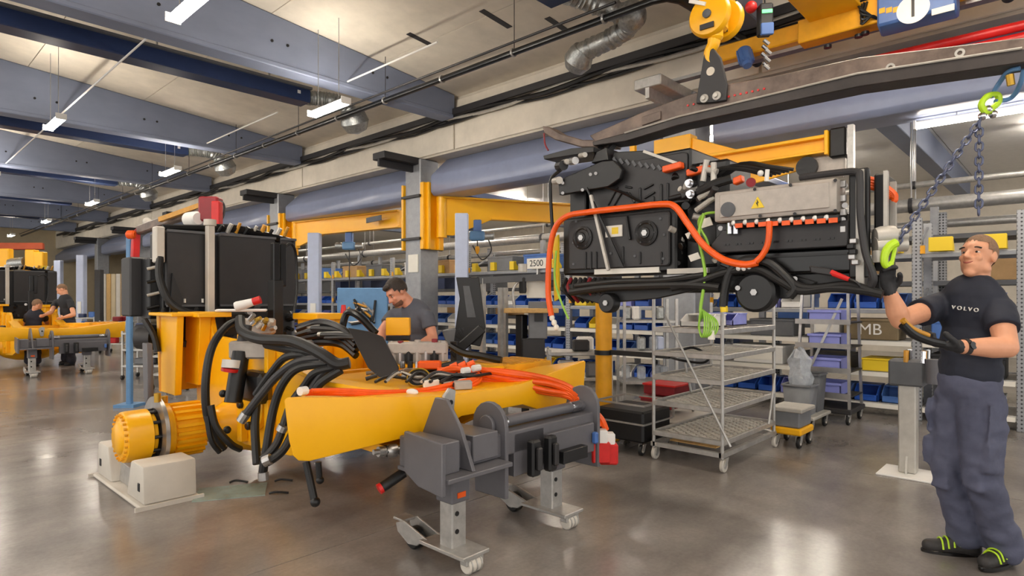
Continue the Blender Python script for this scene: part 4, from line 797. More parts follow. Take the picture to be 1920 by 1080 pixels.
# load display hanging off the crane
ld = thing('load_display', 'black and blue load display with green digits hung from the crane', 'display', PX(1434, 40, 5.2))
p = PX(1434, 45, 5.2); 
B().ob(p+V((0, 0, .03)), (.03, -.045, 0), (.035, .03, 0), (0, 0, .13)).obj('case', 'black', ld, bv=.012); B().ob(p+V((-.03, -.03, -.06)), (.028, -.042, 0), (.012, .01, 0), (0, 0, .05)).obj('blue_base', 'hoist_blue', ld, bv=.006)
B().ob(p+V((-.038, -.034, .085)), (.022, -.034, 0), (.003, .002, 0), (0, 0, .014)).obj('digits', 'led', ld); B().ell(p+V((-.04, .1, .16)), .05, n=12).obj('red_beacon', 'red', ld)
for k in range(7): a = p+V((.02*(k % 3)-.02, .02*(k % 2), -.14-.035*k)); B().cyl(a, a+V((.03, -.03, -.035)), .016, n=8).obj('shackle_piece', 'chrome' if k % 2 else 'steel', ld)
B().cyl(p+V((0, 0, .15)), V((p.x, p.y, 4.95)), .008, n=6).obj('cord', 'black', ld)
# red conductor rails
for k, (v0, v1) in enumerate(((50, 108), (72, 118))):
    a = PX(1920, v0, 7.75); o = B().cyl((7.75, -6, a.z), (7.75, 3.6+.6*k, a.z+.02), .05, n=12).obj('conductor_rail', 'red', loc=(7.75, 2, a.z)); tag(o, 'red conductor rail running beside the blue runway beam', 'rail', 'red conductor rails')
# ---------------- chain with lime hook
def link(dirv, side, L_=.05, r=.0055, w_=.016):
    d = V(dirv).normalized(); s2 = V(side); s2 = (s2-d*s2.dot(d)).normalized(); P = []
    for k in range(12):
        a = 2*math.pi*k/12; P.append(s2*w_*math.cos(a)+d*((L_/2-w_)*(1 if math.sin(a) > 0 else -1)+w_*math.sin(a)))
    return B().tube(P, r, 6, spl=False, closed=True)
D0 = 3.28
top = PD(1846, 215, D0)
ch = thing('lifting_chain', 'grey-blue link chain with lime shackle running down to the worker hand', 'chain', top)
mat('chain', (92, 98, 122), .35, .6, .1, 20)
def run(a, b):
    d = (b-a); n = int(d.length/.038); A1 = link(d, (1, 0, 0)).obj('chain_link', 'chain', loc=(0, 0, 0)); A2 = link(d, d.cross(V((1, 0, 0)))).obj('chain_link', 'chain', loc=(0, 0, 0))
    for i in range(n):
        o = (A1, A2)[i % 2]
        if i > 1: o = o.copy(); COL.objects.link(o)
        o.parent = ch; o.location = a + d*(i+.5)/n - V(ch.location)
run(PD(1840, 222, D0), PD(1680, 458, 3.36)); run(PD(1836, 228, D0), PD(1835, 402, D0))
B().tube([PD(1848, 210, D0), PD(1840, 196, D0), (PD(1852, 180, D0)), PD(1870, 178, D0), PD(1872, 192, D0), PD(1858, 204, D0)], .016, 8, closed=True).obj('shackle', 'lime', ch)
for (u, v) in ((1852, 205), (1842, 218), (1862, 214)): B().ell(PD(u, v, D0), .022, n=8).obj('chain_fitting', 'chrome', ch)
B().tube([PD(1858, 182, D0), PD(1872, 158, D0), PD(1890, 135, 3.2), PD(1912, 128, 3.15)], .012, 8).obj('sling', 'tool_blue', ch); B().tube([PD(1866, 190, D0), PD(1895, 184, D0), PD(1912, 160, 3.2), PD(1920, 130, 3.15)], .012, 8).obj('sling', 'tool_blue', ch)
B().cyl(PD(1893, 140, 3.2), PD(1896, 160, 3.2), .018, n=8).obj('brass_lock', 'brass', ch)
hkp = [PD(*p, 3.36) for p in ((1680, 455), (1668, 462), (1660, 475), (1658, 492), (1664, 500), (1672, 492))]
B().tube(hkp, lambda t: .026-.012*t, 10).obj('lime_hook', 'lime', ch); B().tube([PD(1679, 458, 3.36), PD(1676, 474, 3.36), PD(1672, 492, 3.36)], .011, 6).obj('hook_latch', 'lime', ch)
# ================================================================ people
from mathutils.bvhtree import BVHTree
def remesh(b, vox, it, name, m, parent, wr=0., wsc=9., dents=(), fac=.5):
    L = wloc(parent); me = bpy.data.meshes.new('tmp'); me.from_pydata([tuple(p) for p in b.v], [], b.f); me.update()
    bm = bmesh.new(); bm.from_mesh(me); bmesh.ops.recalc_face_normals(bm, faces=bm.faces); bm.to_mesh(me); bm.free()
    o = bpy.data.objects.new('tmp', me); COL.objects.link(o)
    r = o.modifiers.new('r', 'REMESH'); r.mode = 'VOXEL'; r.voxel_size = vox
    s = o.modifiers.new('s', 'SMOOTH'); s.factor = fac; s.iterations = it
    dg = bpy.context.evaluated_depsgraph_get(); nm = bpy.data.meshes.new_from_object(o.evaluated_get(dg)); bpy.data.objects.remove(o); bpy.data.meshes.remove(me)
    if wr:
        ns = [v.normal.copy() for v in nm.vertices]
        for v, n in zip(nm.vertices, ns):
            c = v.co; k = mnoise.noise(V((c.x*wsc, c.y*wsc, c.z*wsc*1.9)))+.6*mnoise.noise(V((c.x*wsc*2.1+5, c.y*wsc*2.1, c.z*wsc*2.6)))
            v.co = c + n*(k*wr)
    for (c, rr, off) in dents:
        c = V(c); off = V(off)
        for v in nm.vertices:
            d2 = (v.co-c).length_squared
            if d2 < 9*rr*rr: v.co = v.co + off*math.exp(-d2/(rr*rr))
    for v in nm.vertices: v.co = v.co - L
    for p in nm.polygons: p.use_smooth = True
    nm.materials.clear(); nm.materials.append(MT[m]); nm.name = name
    x = bpy.data.objects.new(name, nm); COL.objects.link(x); x.parent = parent; return x
def hand(b, wr, d, n, side, curl, f=0., S=1.):
    d = V(d).normalized(); n = V(n); n = (n-d*n.dot(d)).normalized(); s = d.cross(n)*side
    M = Matrix((s, d, n)).transposed()
    b.ell(wr+d*.052*S, ((.041+f)*S, (.058+f)*S, (.017+f)*S), M); b.cap(wr, wr+d*.05*S, (.026+f)*S, (.024+f)*S)
    for k, ln in enumerate((.078, .088, .082, .064)):
        p = wr+d*.098*S+s*(.03-.02*k)*S; a = curl[k] if hasattr(curl, '__len__') else curl; t = a*.5
        b.cap(wr+d*.05*S+s*(.026-.018*k)*S, p, (.012+f)*S, (.0105+f)*S, 8)
        for q_, seg in enumerate((.46, .3, .24)):
            dr = d*math.cos(t)+n*math.sin(t); e = p+dr*ln*seg*S; b.cap(p, e, (.0102-.0008*q_+f)*S, (.0094-.0008*q_+f)*S, 8); p = e; t += a
    p = wr+d*.026*S+s*.03*S
    for dr, ln in ((d*.7+s*.5+n*.5, .04), (d*.8-s*.1+n*.6, .032), (d*.6-s*.3+n*.7, .024)):
        e = p+V(dr).normalized()*ln*S; b.cap(p, e, (.0125+f)*S, (.0112+f)*S, 8); p = e
def person(J, label, shirt, pants, hair='short', skin='skin', vox=.008, gloves=(True, True), curl=(.5, .5), palms=None, hdir=None, fine=True, group=None, wr=.005, bulk=1.):
    g = {k: PD(*x) for k, x in J.items() if k not in ('fwd', 'up')}
    RW = lambda r, f_, z: V((r*CA+f_*SA, -r*SA+f_*CA, z))           # (right, away, up) of the camera to world
    F = RW(*J['fwd']).normalized(); U = RW(*J['up']); U = (U-F*U.dot(F)).normalized(); Lf = U.cross(F)
    Mh = Matrix((Lf, F, U)).transposed(); H = g['head']
    base = V((g['pelvis'].x, g['pelvis'].y, min(g['toeL'].z, g['toeR'].z)-.035)); root = thing('person', label, 'person', base, group)
    h = lambda l, f_, u_: H+Lf*l+F*f_+U*u_
    sh = (g['shL']+g['shR'])/2; ax = (g['shL']-g['shR']).normalized(); spine = (g['neck']-g['pelvis']).normalized()
    ft = spine.cross(ax).normalized()
    if ft.dot(F) < 0: ft = -ft
    Mt = Matrix((ax, ft, spine)).transposed(); tl = (g['neck']-g['pelvis']).length
    at = lambda t: g['pelvis']+spine*tl*t
    b = B()
    b.ell(h(0, -.012, .026), (.078, .098, .098), Mh, 20, 14); b.ell(h(0, .022, -.05), (.062, .072, .076), Mh, 18, 12); b.ell(h(0, .058, -.108), (.03, .028, .024), Mh)
    b.ell(h(0, .03, .03), (.068, .066, .05), Mh); b.ell(h(0, .074, .026), (.05, .018, .014), Mh)
    b.cap(h(0, .088, .016), h(0, .112, -.026), .009, .0145, 10); b.ell(h(.013, .096, -.03), .011); b.ell(h(-.013, .096, -.03), .011)
    b.ell(h(.036, .066, -.026), (.024, .02, .022), Mh); b.ell(h(-.036, .066, -.026), (.024, .02, .022), Mh)
    b.ell(h(0, .084, -.062), (.026, .014, .014), Mh)
    for s in (1, -1): b.ell(h(s*.08, -.012, -.006), (.011, .02, .034), Mh); b.ell(h(s*.05, .0, -.07), (.022, .04, .03), Mh)
    b.cap(g['neck']-spine*.05, h(0, -.02, -.06), .07, .06, 14)
    b.ell(at(.75), (.165, .105, .2), Mt, 18, 12); b.ell(at(.3), (.14, .095, .2), Mt, 18, 12); b.ell(at(0), (.15, .105, .12), Mt, 18, 12)
    for s in 'LR':
        b.cap(at(.87), g['sh'+s]-spine*.01, .056, .05); b.cap(g['sh'+s], g['el'+s], .054*bulk, .045*bulk, 14); e, w_ = g['el'+s], g['wr'+s]
        b.cap(e, e.lerp(w_, .3), .044*bulk, .048*bulk, 14); b.cap(e.lerp(w_, .3), w_, .048*bulk, .03*bulk, 14)
        b.cap(g['hip'+s], g['kn'+s], .08, .058); b.cap(g['kn'+s], g['an'+s], .056, .04); b.cap(g['an'+s], g['an'+s].lerp(g['toe'+s], .8)-V((0, 0, .008)), .036, .022)
    hd = {}
    for s, i in (('L', 0), ('R', 1)):
        d = RW(*hdir[i]) if hdir else g['wr'+s]-g['el'+s]; n = RW(*palms[i]) if palms else ft; hd[s] = (g['wr'+s], d, n, 1 if s == 'R' else -1, curl[i]); hand(b, *hd[s])
    dn = []
    if fine:
        for s in (1, -1): dn += [(h(s*.032, .1, .008), .016, -F*.010), (h(s*.052, .09, .0), .014, -F*.004)]
        dn += [(h(0, .105, -.052), .008, -F*.004), (h(.024, .095, -.052), .007, -F*.005), (h(-.024, .095, -.052), .007, -F*.005)]
    body = remesh(b, vox, 3, 'body', skin, root, dents=dn)
    tree = BVHTree.FromPolygons([v.co+wloc(root) for v in body.data.vertices], [p.vertices for p in body.data.polygons])
    if fine:
        for s in (1, -1):
            hit = tree.ray_cast(h(s*.032, .25, .006), -F)[0] or h(s*.032, .085, .006)
            ey = B().ell(hit-F*.0085, (.0135, .011, .006), Mh).obj('eye', 'eye_white', body, loc=wloc(root)); ey.location = (0, 0, 0)
            B().ell(hit+F*.0015, (.0062, .004, .0062), Mh).obj('iris', 'lens_dark', body, loc=wloc(root)).location = (0, 0, 0)
            hb_ = tree.ray_cast(h(s*.034, .25, .028), -F)[0] or h(s*.034, .09, .028)
            B().tube([hb_+Lf*s*-.02-F*.001, hb_+U*.004+F*.001, hb_+Lf*s*.022-F*.006-U*.002], .0045, 6).obj('eyebrow', 'hair_dark', body, loc=wloc(root)).location = (0, 0, 0)
        mp = []
        for k in range(5):
            l = (k-2)*.0125; p = tree.ray_cast(h(l, .25, -.060+.0015*(k-2)**2*1.6), -F)[0]; mp.append((p or h(l, .09, -.058))+F*.0005)
        B().tube(mp, lambda t: .0015+.004*math.sin(math.pi*t), 6).obj('lips', 'lip', body, loc=wloc(root)).location = (0, 0, 0)
    # hair: a cap pushed out of the skull
    hr = B(); mat_h = 'hair_short' if hair == 'short' else 'hair_dark'; e_ = .0045 if hair == 'short' else .014
    hr.ell(h(0, -.018, .030+(.004 if hair != 'short' else 0)), (.078+e_, .096+e_, .097+e_), Mh, 22, 16)
    if hair != 'short': hr.ell(h(0, .035, .098), (.062, .055, .03), Mh, 16, 10)
    ho = hr.obj('hair', mat_h, body, loc=wloc(root), ang=80); ho.location = (0, 0, 0)
    bm = bmesh.new(); bm.from_mesh(ho.data); Lw = wloc(root); dele = []
    for v in bm.verts:
        r_ = v.co+Lw-H; l, f_, u_ = r_.dot(Lf), r_.dot(F), r_.dot(U)
        if u_ < (.062 if f_ > .052 else (.02 if f_ > .02 else (-.02+.2*max(0, f_+.02) if f_ > -.05 else -.055))): dele.append(v)
    bmesh.ops.delete(bm, geom=dele, context='VERTS'); bm.to_mesh(ho.data); bm.free()
    if hair == 'beard':
        bd = B().ell(h(0, .03, -.064), (.0625, .0735, .062), Mh, 18, 12).obj('beard', 'stubble', body, loc=wloc(root)); bd.location = (0, 0, 0)
        bm = bmesh.new(); bm.from_mesh(bd.data); bmesh.ops.delete(bm, geom=[v for v in bm.verts if (v.co+Lw-H).dot(U) > -.05 or ((v.co+Lw-H).dot(F) < -.0)], context='VERTS'); bm.to_mesh(bd.data); bm.free()
    # shirt
    b = B()
    b.ell(at(.77), (.185, .125, .21), Mt, 20, 14); b.ell(at(.4), (.165, .118, .22), Mt, 20, 14); b.ell(at(.12), (.165, .122, .17), Mt, 20, 14)
    b.cap(at(.88), at(.82), .07, .1, 16)
    for s in 'LR':
        m_ = g['sh'+s].lerp(g['el'+s], .55); b.cap(at(.86), g['sh'+s]-spine*.008, .082, .065*bulk, 16); b.lathe(g['sh'+s], g['el'+s]-g['sh'+s], [(-.02, .05), (0, .065*bulk), ((m_-g['sh'+s]).length, .071*bulk)], 18)
    shirt_o = remesh(b, max(.009, vox), 4, 'shirt', shirt, root, wr=wr, wsc=8)
    # trousers
    b = B(); b.ell(at(-.03), (.172, .128, .15), Mt, 20, 14); b.cap(g['hipL'], g['hipR'], .1, .1)
    for s in 'LR':
        b.cap(g['hip'+s], g['kn'+s], .114, .092, 16); b.cap(g['kn'+s], g['kn'+s].lerp(g['an'+s], .6), .09, .088, 16); b.cap(g['kn'+s].lerp(g['an'+s], .6), g['an'+s]+V((0, 0, .02)), .086, .096, 16)
        if fine:
            p = g['hip'+s].lerp(g['kn'+s], .3)+ax*(.1 if s == 'L' else -.1); b.ob(p+ft*.02, ft*.075, spine*.1, ax*.008)
            p = g['hip'+s].lerp(g['kn'+s], .78)+ax*(.085 if s == 'L' else -.085); b.ob(p+ft*.02, ft*.07, spine*.08, ax*.018)
            p = g['kn'+s]+ft*.05; b.ob(p, ax*.05, spine*.1, ft*.03)
    tr_o = remesh(b, max(.01, vox), 4, 'trousers', pants, root, wr=wr*2.0, wsc=7)
    bl = B(); bl.lathe(at(.16), spine, [(0, .1), (.035, .1)], 28)
    # shoes
    for s in 'LR':
        b = B(); an, to = g['an'+s], g['toe'+s]; dr = to-an; dr.z = 0; dr.normalize(); sd = V((-dr.y, dr.x, 0)); z0 = to.z-.03
        hl = V((an.x, an.y, z0+.03))-dr*.03; hl.z = z0+.05; b.cap(hl, V((to.x, to.y, z0+.042)), .05, .04, 14); b.cap(hl, an, .05, .055, 14); b.cap(hl.lerp(to, .5)+V((0, 0, .025)), an, .045, .05)
        so = remesh(b, max(.009, vox), 3, 'shoe', 'shoe', root)
        pr = []
        for k in range(16):
            a = 2*math.pi*k/16; e = math.cos(a); pr.append((hl.lerp(to, .5)+dr*(((to-hl).length/2+.045)*e)+sd*(.046*math.sin(a)*(1+.1*e))))
        L0 = wloc(root); sl = B().slab([V((p.x, p.y, z0-.004)) for p in pr], (0, 0, 1), .03).obj('sole', 'lens_dark', so, bv=.006, loc=L0); sl.location = (0, 0, 0)
        if fine:
            for k in range(4):
                c = hl.lerp(to, .35+.13*k)+V((0, 0, .052-.006*k)); B().tube([c-sd*.047-V((0, 0, .03)), c-sd*.03+V((0, 0, .012)), c+V((0, 0, .024)), c+sd*.03+V((0, 0, .012)), c+sd*.047-V((0, 0, .03))], .005, 6).obj('lace', 'lime', so, loc=L0).location = (0, 0, 0)
    for s, i in (('L', 0), ('R', 1)):
        if gloves[i]:
            b = B(); hand(b, *hd[s], f=.0035); w_, e = g['wr'+s], g['el'+s]; b.cap(w_, w_.lerp(e, .12), .036, .037); remesh(b, min(vox, .007), 2, 'glove', 'glove', root)
    return root, shirt_o, g, hd
def on_surface(o, u, v):
    L = wloc(o.parent); t = BVHTree.FromPolygons([x.co+L for x in o.data.vertices], [p.vertices for p in o.data.polygons]); c = V((0, 0, CAMH)); return t.ray_cast(c, (PD(u, v, 1)-c).normalized())
mat('stubble', (120, 84, 66), .8, 0, .3, 90)
# the worker guiding the chain
D = 3.45
J1 = dict(head=(1833, 481, D), fwd=(-.86, -.42, .22), up=(.12, .05, 1), neck=(1826, 541, D), pelvis=(1818, 715, D), shL=(1872, 577, D-.13), shR=(1772, 570, D+.14),
          elL=(1888, 652, D-.28), wrL=(1797, 650, D-.3), elR=(1688, 600, D-.02), wrR=(1668, 548, D-.05), hipL=(1838, 745, D-.07), hipR=(1796, 742, D+.08),
          knL=(1838, 882, D-.1), knR=(1778, 880, D+.08), anL=(1884, 1030, D-.02), anR=(1812, 1006, D+.12), toeL=(1848, 1058, 3.36), toeR=(1742, 1026, 3.62))
w1, sh1, g1, h1 = person(J1, 'smiling worker in navy t-shirt and grey work trousers reaching for the chain hook', 'shirt_navy', 'trousers', vox=.007, bulk=1.18, wr=.007,
    palms=((.1, .1, 1), (-.2, -.9, .1)), hdir=((-1, .02, .1), (-.12, 0, 1)), curl=(.62, .8))
r_ = on_surface(sh1, 1811, 579)
if r_[0]:
    n = r_[1]; up = V((0, 0, 1)); rt_ = up.cross(n).normalized(); text('chest_lettering', 'V O L V O', 'white', sh1, r_[0]+n*.008, rt_-up*.12, n.cross(rt_), .03, .004)
wt = g1['wrL'].lerp(g1['elL'], .1); B().ring(wt, g1['elL']-g1['wrL'], .043, .034, .022, 20).obj('watch_strap', 'charcoal', w1)
B().lathe(wt+V((-.2, -.35, .1)).normalized()*.035+(g1['elL']-g1['wrL']).normalized()*.011, (-.2, -.35, .1), [(0, .02), (.01, .02)], 16).obj('watch_face', 'black_gloss', w1)
rc = thing('remote_control', 'black and yellow crane remote control held in the worker gloved hand', 'remote', PD(1740, 638, D-.32))
P = [PD(1692, 604, D-.34), PD(1712, 622, D-.34), PD(1740, 634, D-.33), PD(1768, 640, D-.32)]
B().tube([p+V((0, 0, -.012)) for p in P], .022, 10).obj('case', 'black', rc); B().tube([p+V((0, 0, .012)) for p in P[:3]], .016, 8).obj('yellow_top', 'ochre', rc)
# worker bent over the frame
D = 5.75
J2 = dict(head=(744, 549, D), fwd=(-.62, -.5, -.62), up=(-.5, -.2, .85), neck=(777, 573, D+.05), pelvis=(800, 690, D+.1), shL=(801, 592, D-.1), shR=(738, 590, D+.14),
          elL=(812, 634, D-.16), wrL=(783, 648, D-.32), elR=(716, 622, D+.0), wrR=(712, 650, D-.18), hipL=(812, 705, D+.05), hipR=(782, 705, D+.15),
          knL=(808, 790, D+.0), knR=(780, 790, D+.12), anL=(812, 840, D+.1), anR=(786, 842, D+.15), toeL=(790, 852, D-.02), toeR=(766, 853, D+.06))
z = PZ(790, 560+1716/D*1.0, .03)
for k in ('toeL', 'toeR', 'anL', 'anR'):
    u, v, d = J2[k]; J2[k] = (u, 560+(1.465 if 'toe' in k else 1.4)*FPX/d, d)
person(J2, 'dark haired worker in grey t-shirt bending over the valve block', 'shirt_grey', 'trousers_dark', hair='beard', skin='skin_pink', vox=.009, gloves=(False, False), curl=(.5, .5), hdir=((-.6, -.6, -.4), (-.1, -.6, -.6)), palms=((-.3, .2, -1), (.2, .2, -1)))
# two workers at the far machine
D = 13.7
def px(D, u, z): return (u, 560-(z-1.5)*FPX/D, D)
J3 = dict(head=px(D, 116, 1.7), fwd=(-.7, -.4, -.5), up=(-.4, -.1, .9), neck=px(D, 122, 1.53), pelvis=px(D, 128, .98), shL=px(D-.1, 132, 1.43), shR=px(D+.1, 106, 1.43), elL=px(D-.3, 138, 1.15), wrL=px(D-.6, 120, 1.1), elR=px(D-.2, 96, 1.2), wrR=px(D-.5, 84, 1.15),
          hipL=px(D-.05, 133, .92), hipR=px(D+.1, 124, .92), knL=px(D-.1, 131, .5), knR=px(D+.1, 121, .5), anL=px(D, 134, .1), anR=px(D+.2, 124, .1), toeL=px(D-.1, 124, .035), toeR=px(D+.1, 114, .035))
person(J3, 'standing worker in black t-shirt leaning over the far machine frame', 'shirt_black', 'trousers_dark', vox=.014, fine=False, gloves=(False, False), hair='short')
D = 13.6
J4 = dict(head=px(D, 70, 1.36), fwd=(.3, .8, -.35), up=(.1, .3, .9), neck=px(D, 66, 1.2), pelvis=px(D-.1, 60, .72), shL=px(D-.02, 52, 1.13), shR=px(D+.02, 82, 1.13), elL=px(D+.2, 48, .9), wrL=px(D+.45, 56, .98), elR=px(D+.25, 88, .95), wrR=px(D+.5, 80, 1.05),
          hipL=px(D-.1, 55, .64), hipR=px(D-.1, 66, .64), knL=px(D+.25, 54, .5), knR=px(D+.25, 70, .5), anL=px(D-.05, 55, .1), anR=px(D-.05, 68, .1), toeL=px(D+.1, 54, .035), toeR=px(D+.1, 70, .035))
w4, s4, g4, h4 = person(J4, 'crouching worker seen from behind in dark t-shirt at the far machine', 'shirt_navy', 'trousers_dark', vox=.014, fine=False, gloves=(False, False), hair='short')
# ================================================================ storage racks with bins
RX = 8.9
YU = [-2.25, .45, 1.45]+[4.15+2.7*k for k in range(9)]
LV = [.16, .56, .96, 1.36]
rk = thing('storage_rack', 'long grey perforated storage rack full of bins along the column line', 'rack', (9.3, 12, 0))
for y in YU:
    for x in (RX, RX+.75): B().bx(x, x+.08, y-.05, y+.05, 0, 2.5).obj('upright', 'perforated', rk, bv=.006)
    for z in (.5, 1.3, 2.1): B().bar((RX+.04, y, z), (RX+.79, y, z+.35), .025, .025).obj('brace', 'rack_grey', rk)
    for z in (1.42, 2.05): B().bx(RX-.02, RX, y-.09, y-.04, z, z+.1).obj('beam_lock', 'yellow_dull', rk)
for a, b in zip(YU[:-1], YU[1:]):
    for z in LV+[2.05]:
        for x in (RX+.01, RX+.76): B().bx(x, x+.05, a+.05, b-.05, z-.05, z).obj('shelf_beam', 'rack_grey' if z > 1.2 else 'galv', rk, bv=.004)
        B().bx(RX+.03, RX+.8, a+.05, b-.05, z, z+.012).obj('shelf_panel', 'galv', rk)
        if z < 1.3: B().bx(RX-.005, RX+.01, a+.06, b-.06, z-.055, z+.0).obj('label_strip', 'paper', rk)
nst = 0
for a, b in zip(YU[:-1], YU[1:]):
    n = 2 if b-a < 1.5 else 5
    for k in range(n):
        y = a+(b-a)*(k+.5)/n; B().prism([(RX-.06, 2.07), (RX+.1, 2.07), (RX+.1, 2.12), (RX+.02, 2.2), (RX+.02, 2.24), (RX-.06, 2.24)], 'y', y-(.12 if a < 2 else .06), y+(.12 if a < 2 else .06)).obj('beam_stop', 'sticker', rk, bv=.006)
def bin_mesh(w, d, h, m, name='parts_bin'):
    b = B(); t = .008
    b.bx(0, d, -w/2, w/2, 0, t); b.bx(d-t, d, -w/2, w/2, 0, h); b.bx(0, t, -w/2, w/2, 0, h*.42)
    for s in (-1, 1): b.prism([(0, 0), (d, 0), (d, h), (d*.35, h), (0, h*.5)], 'y', s*w/2-(t if s > 0 else 0), s*w/2+(0 if s > 0 else t))
    b.bx(-.008, .004, -w*.4, w*.4, h*.34, h*.42); b.bx(d*.4, d, -w/2-.006, w/2+.006, h-.012, h)
    return b.obj(name, m)
PR = {m: bin_mesh(.27, .42, .2, m) for m in ('bin_blue', 'sticker', 'box_blue', 'white', 'lavender')}
LBL = {'bin_blue': ('deep blue open-front parts bin on the storage rack', 'deep blue rack bins'), 'sticker': ('yellow open-front parts bin on the storage rack', 'yellow rack bins'), 'box_blue': ('pale blue open-front parts bin on the storage rack', 'pale blue rack bins'), 'white': ('white open-front parts bin on the storage rack', 'white rack bins'), 'lavender': ('lavender open-front parts bin on the storage rack', 'lavender rack bins')}
used = set(); cnt = 0
for bi, (a, b) in enumerate(zip(YU[:-1], YU[1:])):
    n = int((b-a-.12)/.31)
    for li, z in enumerate(LV):
        if bi in (1, 2) and li in (1, 2): continue
        for k in range(n):
            if rnd.random() < .12: continue
            m = rnd.choices(['bin_blue', 'box_blue', 'sticker', 'white', 'lavender'], [10, 4, 2, 2, 2])[0]
            if li == 1 and bi in (3, 4): m = rnd.choice(['bin_blue', 'bin_blue', 'box_blue'])
            o = PR[m]
            if m in used: o = o.copy(); COL.objects.link(o)
            used.add(m); y = a+.1+(b-a-.2)*(k+.5)/n; o.location = (RX+.04+rnd.uniform(-.01, .03), y, z+.012); lv_ = ['lowest shelf', 'second shelf up', 'third shelf up', 'topmost bin shelf'][li]; tag(o, LBL[m][0].replace('on the storage rack', 'on the %s of the storage rack' % lv_), 'bin', LBL[m][1]+', '+lv_)
            cnt += 1
for m in PR:
    if m not in used: bpy.data.objects.remove(PR[m])
# bulk boxes on the near rack bays and upper level
def carton(c, s, m, label, cat='box', group=None, lid=True, band=None):
    t = thing('storage_box', label, cat, c, group); x, y, z = c; sx, sy, sz = s
    B().bx(x, x+sx, y-sy/2, y+sy/2, z, z+sz*.9).obj('box_body', m, t, bv=.01); B().bx(x-.01, x+sx+.01, y-sy/2-.01, y+sy/2+.01, z+sz*.86, z+sz).obj('lid', m, t, bv=.006)
    if band: B().bx(x-.006, x, y-sy*.3, y+sy*.3, z+sz*.2, z+sz*.7).obj('label_sheet', band, t)
    return t
bx1 = carton((RX-.02, 1.95, .972), (.5, .62, .27), 'ochre', 'brown storage box with white letters MB on the near rack')
mat('boxbrown', (120, 104, 76), .6, 0, .1, 6)
for c in bx1.children: c.data.materials[0] = MT['boxbrown']
text('box_letters', 'MB', 'white', bx1, (RX-.026, 1.95, 1.1), (0, -1, 0), (0, 0, 1), .2)
carton((RX, 2.5, .972), (.5, .36, .27), 'white', 'white box with printed sheet beside the brown MB box', band='paper'); carton((RX, 3.2, .972), (.5, .6, .24), 'slate_grey', 'dark grey box on the near rack by the brown MB box')
carton((RX, .95, .972), (.5, .7, .26), 'box_blue', 'wide blue box on the near rack behind the worker'); carton((RX, .95, .572), (.5, .7, .26), 'black', 'black low box on the near rack behind the worker')
carton((RX, 1.85, .572), (.5, .4, .16), 'sticker', 'yellow flat case on the lower near rack'); carton((RX, 2.5, .572), (.5, .62, .2), 'charcoal', 'charcoal case on the lower near rack beside yellow case'); carton((RX, 3.4, .572), (.5, .7, .26), 'white', 'white carton on the lower near rack', band='paper')
for i, y in enumerate([5.0, 6.0, 7.6, 8.6, 10.5, 11.4, 13.0, 14.1, 15.8, 17, 18.6, 21, 23]):
    m = ['slate_grey', 'cardboard', 'box_blue', 'bin_grey', 'cardboard', 'white'][i % 6]
    carton((RX+.02, y, 2.062), (.6, .7, .3), m, {'slate_grey': 'dark grey box on the top rack level', 'cardboard': 'brown cardboard carton on the top rack level', 'box_blue': 'blue box on the top rack level', 'bin_grey': 'mid grey box on the top rack level', 'white': 'white box on the top rack level'}[m], group='boxes on the top rack level')
# second rack line behind, plain
r2 = thing('back_rack', 'tall dark shelving standing behind the storage rack', 'rack', (11.5, 10, 0))
for k in range(11):
    y = -1+2.6*k
    for x in (11.2, 12.0): B().bx(x, x+.09, y-.05, y+.05, 0, 2.9).obj('upright', 'perforated', r2)
for z in (.3, 1.0, 1.7, 2.4): 
    B().bx(11.18, 12.1, -1, 25, z, z+.07).obj('shelf_panel', 'slate_grey', r2)
for i in range(42):
    y = -.5+.6*i; z = (.37, 1.07, 1.77)[i % 3]; m = ['slate_grey', 'cardboard', 'box_blue', 'bin_grey', 'navy'][(i*3+i//4) % 5]
    t = carton((11.3, y, z), (.68, .5, .42+.1*(i % 2)), m, {'slate_grey': 'dark grey carton on the back shelving', 'cardboard': 'cardboard carton on the back shelving', 'box_blue': 'light blue carton on the back shelving', 'bin_grey': 'mid grey carton on the back shelving', 'navy': 'navy carton on the back shelving'}[m], group='cartons on the back shelving')
# load sign on a beam
ls = thing('load_sign', 'white rack load sign reading 2500', 'sign', (8.86, 7.3, 2.1)); c = PX(1006, 494, 8.84)
B().ob(c, (.006, 0, 0), (0, .24, 0), (0, 0, .1)).obj('plate', 'paper', ls); text('sign_digits', '2500', 'black', ls, c+V((-.008, 0, 0)), (0, -1, 0), (0, 0, 1), .17); B().bx(8.86, 8.93, c.y-.02, c.y+.02, 1.95, c.z+.05).obj('bracket', 'galv', ls)
# ================================================================ trolleys
def castor(b, x, y, r, root, m='rubber', rim='cradle'):
    wl = B().cyl((x, y-.016, r), (x, y+.016, r), r, n=18).obj('castor_wheel', m, root, bv=.005); B().cyl((x, y-.019, r), (x, y+.019, r), r*.5, n=12).obj('hub', rim, wl)
    B().prism([(x-r*.5, r), (x+r*.3, r), (x+r*.9, r*2.15), (x-r*.2, r*2.15)], 'y', y-.026, y-.02).obj('castor_fork', 'galv', root); B().prism([(x-r*.5, r), (x+r*.3, r), (x+r*.9, r*2.15), (x-r*.2, r*2.15)], 'y', y+.02, y+.026).obj('castor_fork', 'galv', root)
tr = thing('shelf_trolley', 'silver shelf trolley with five perforated metal shelves beside the yellow post', 'trolley', (5.7, 2.56, 0))
x0, x1, y0, y1 = 5.08, 6.3, 2.24, 2.9
for x in (x0, x1):
    for y in (y0, y1):
        B().cyl((x, y, .12), (x, y, 1.46 if y == y0 or x == x1 else 1.5), .016, n=10).obj('post', 'galv', tr); castor(None, x+.03, y, .058, tr, 'cradle', 'galv')
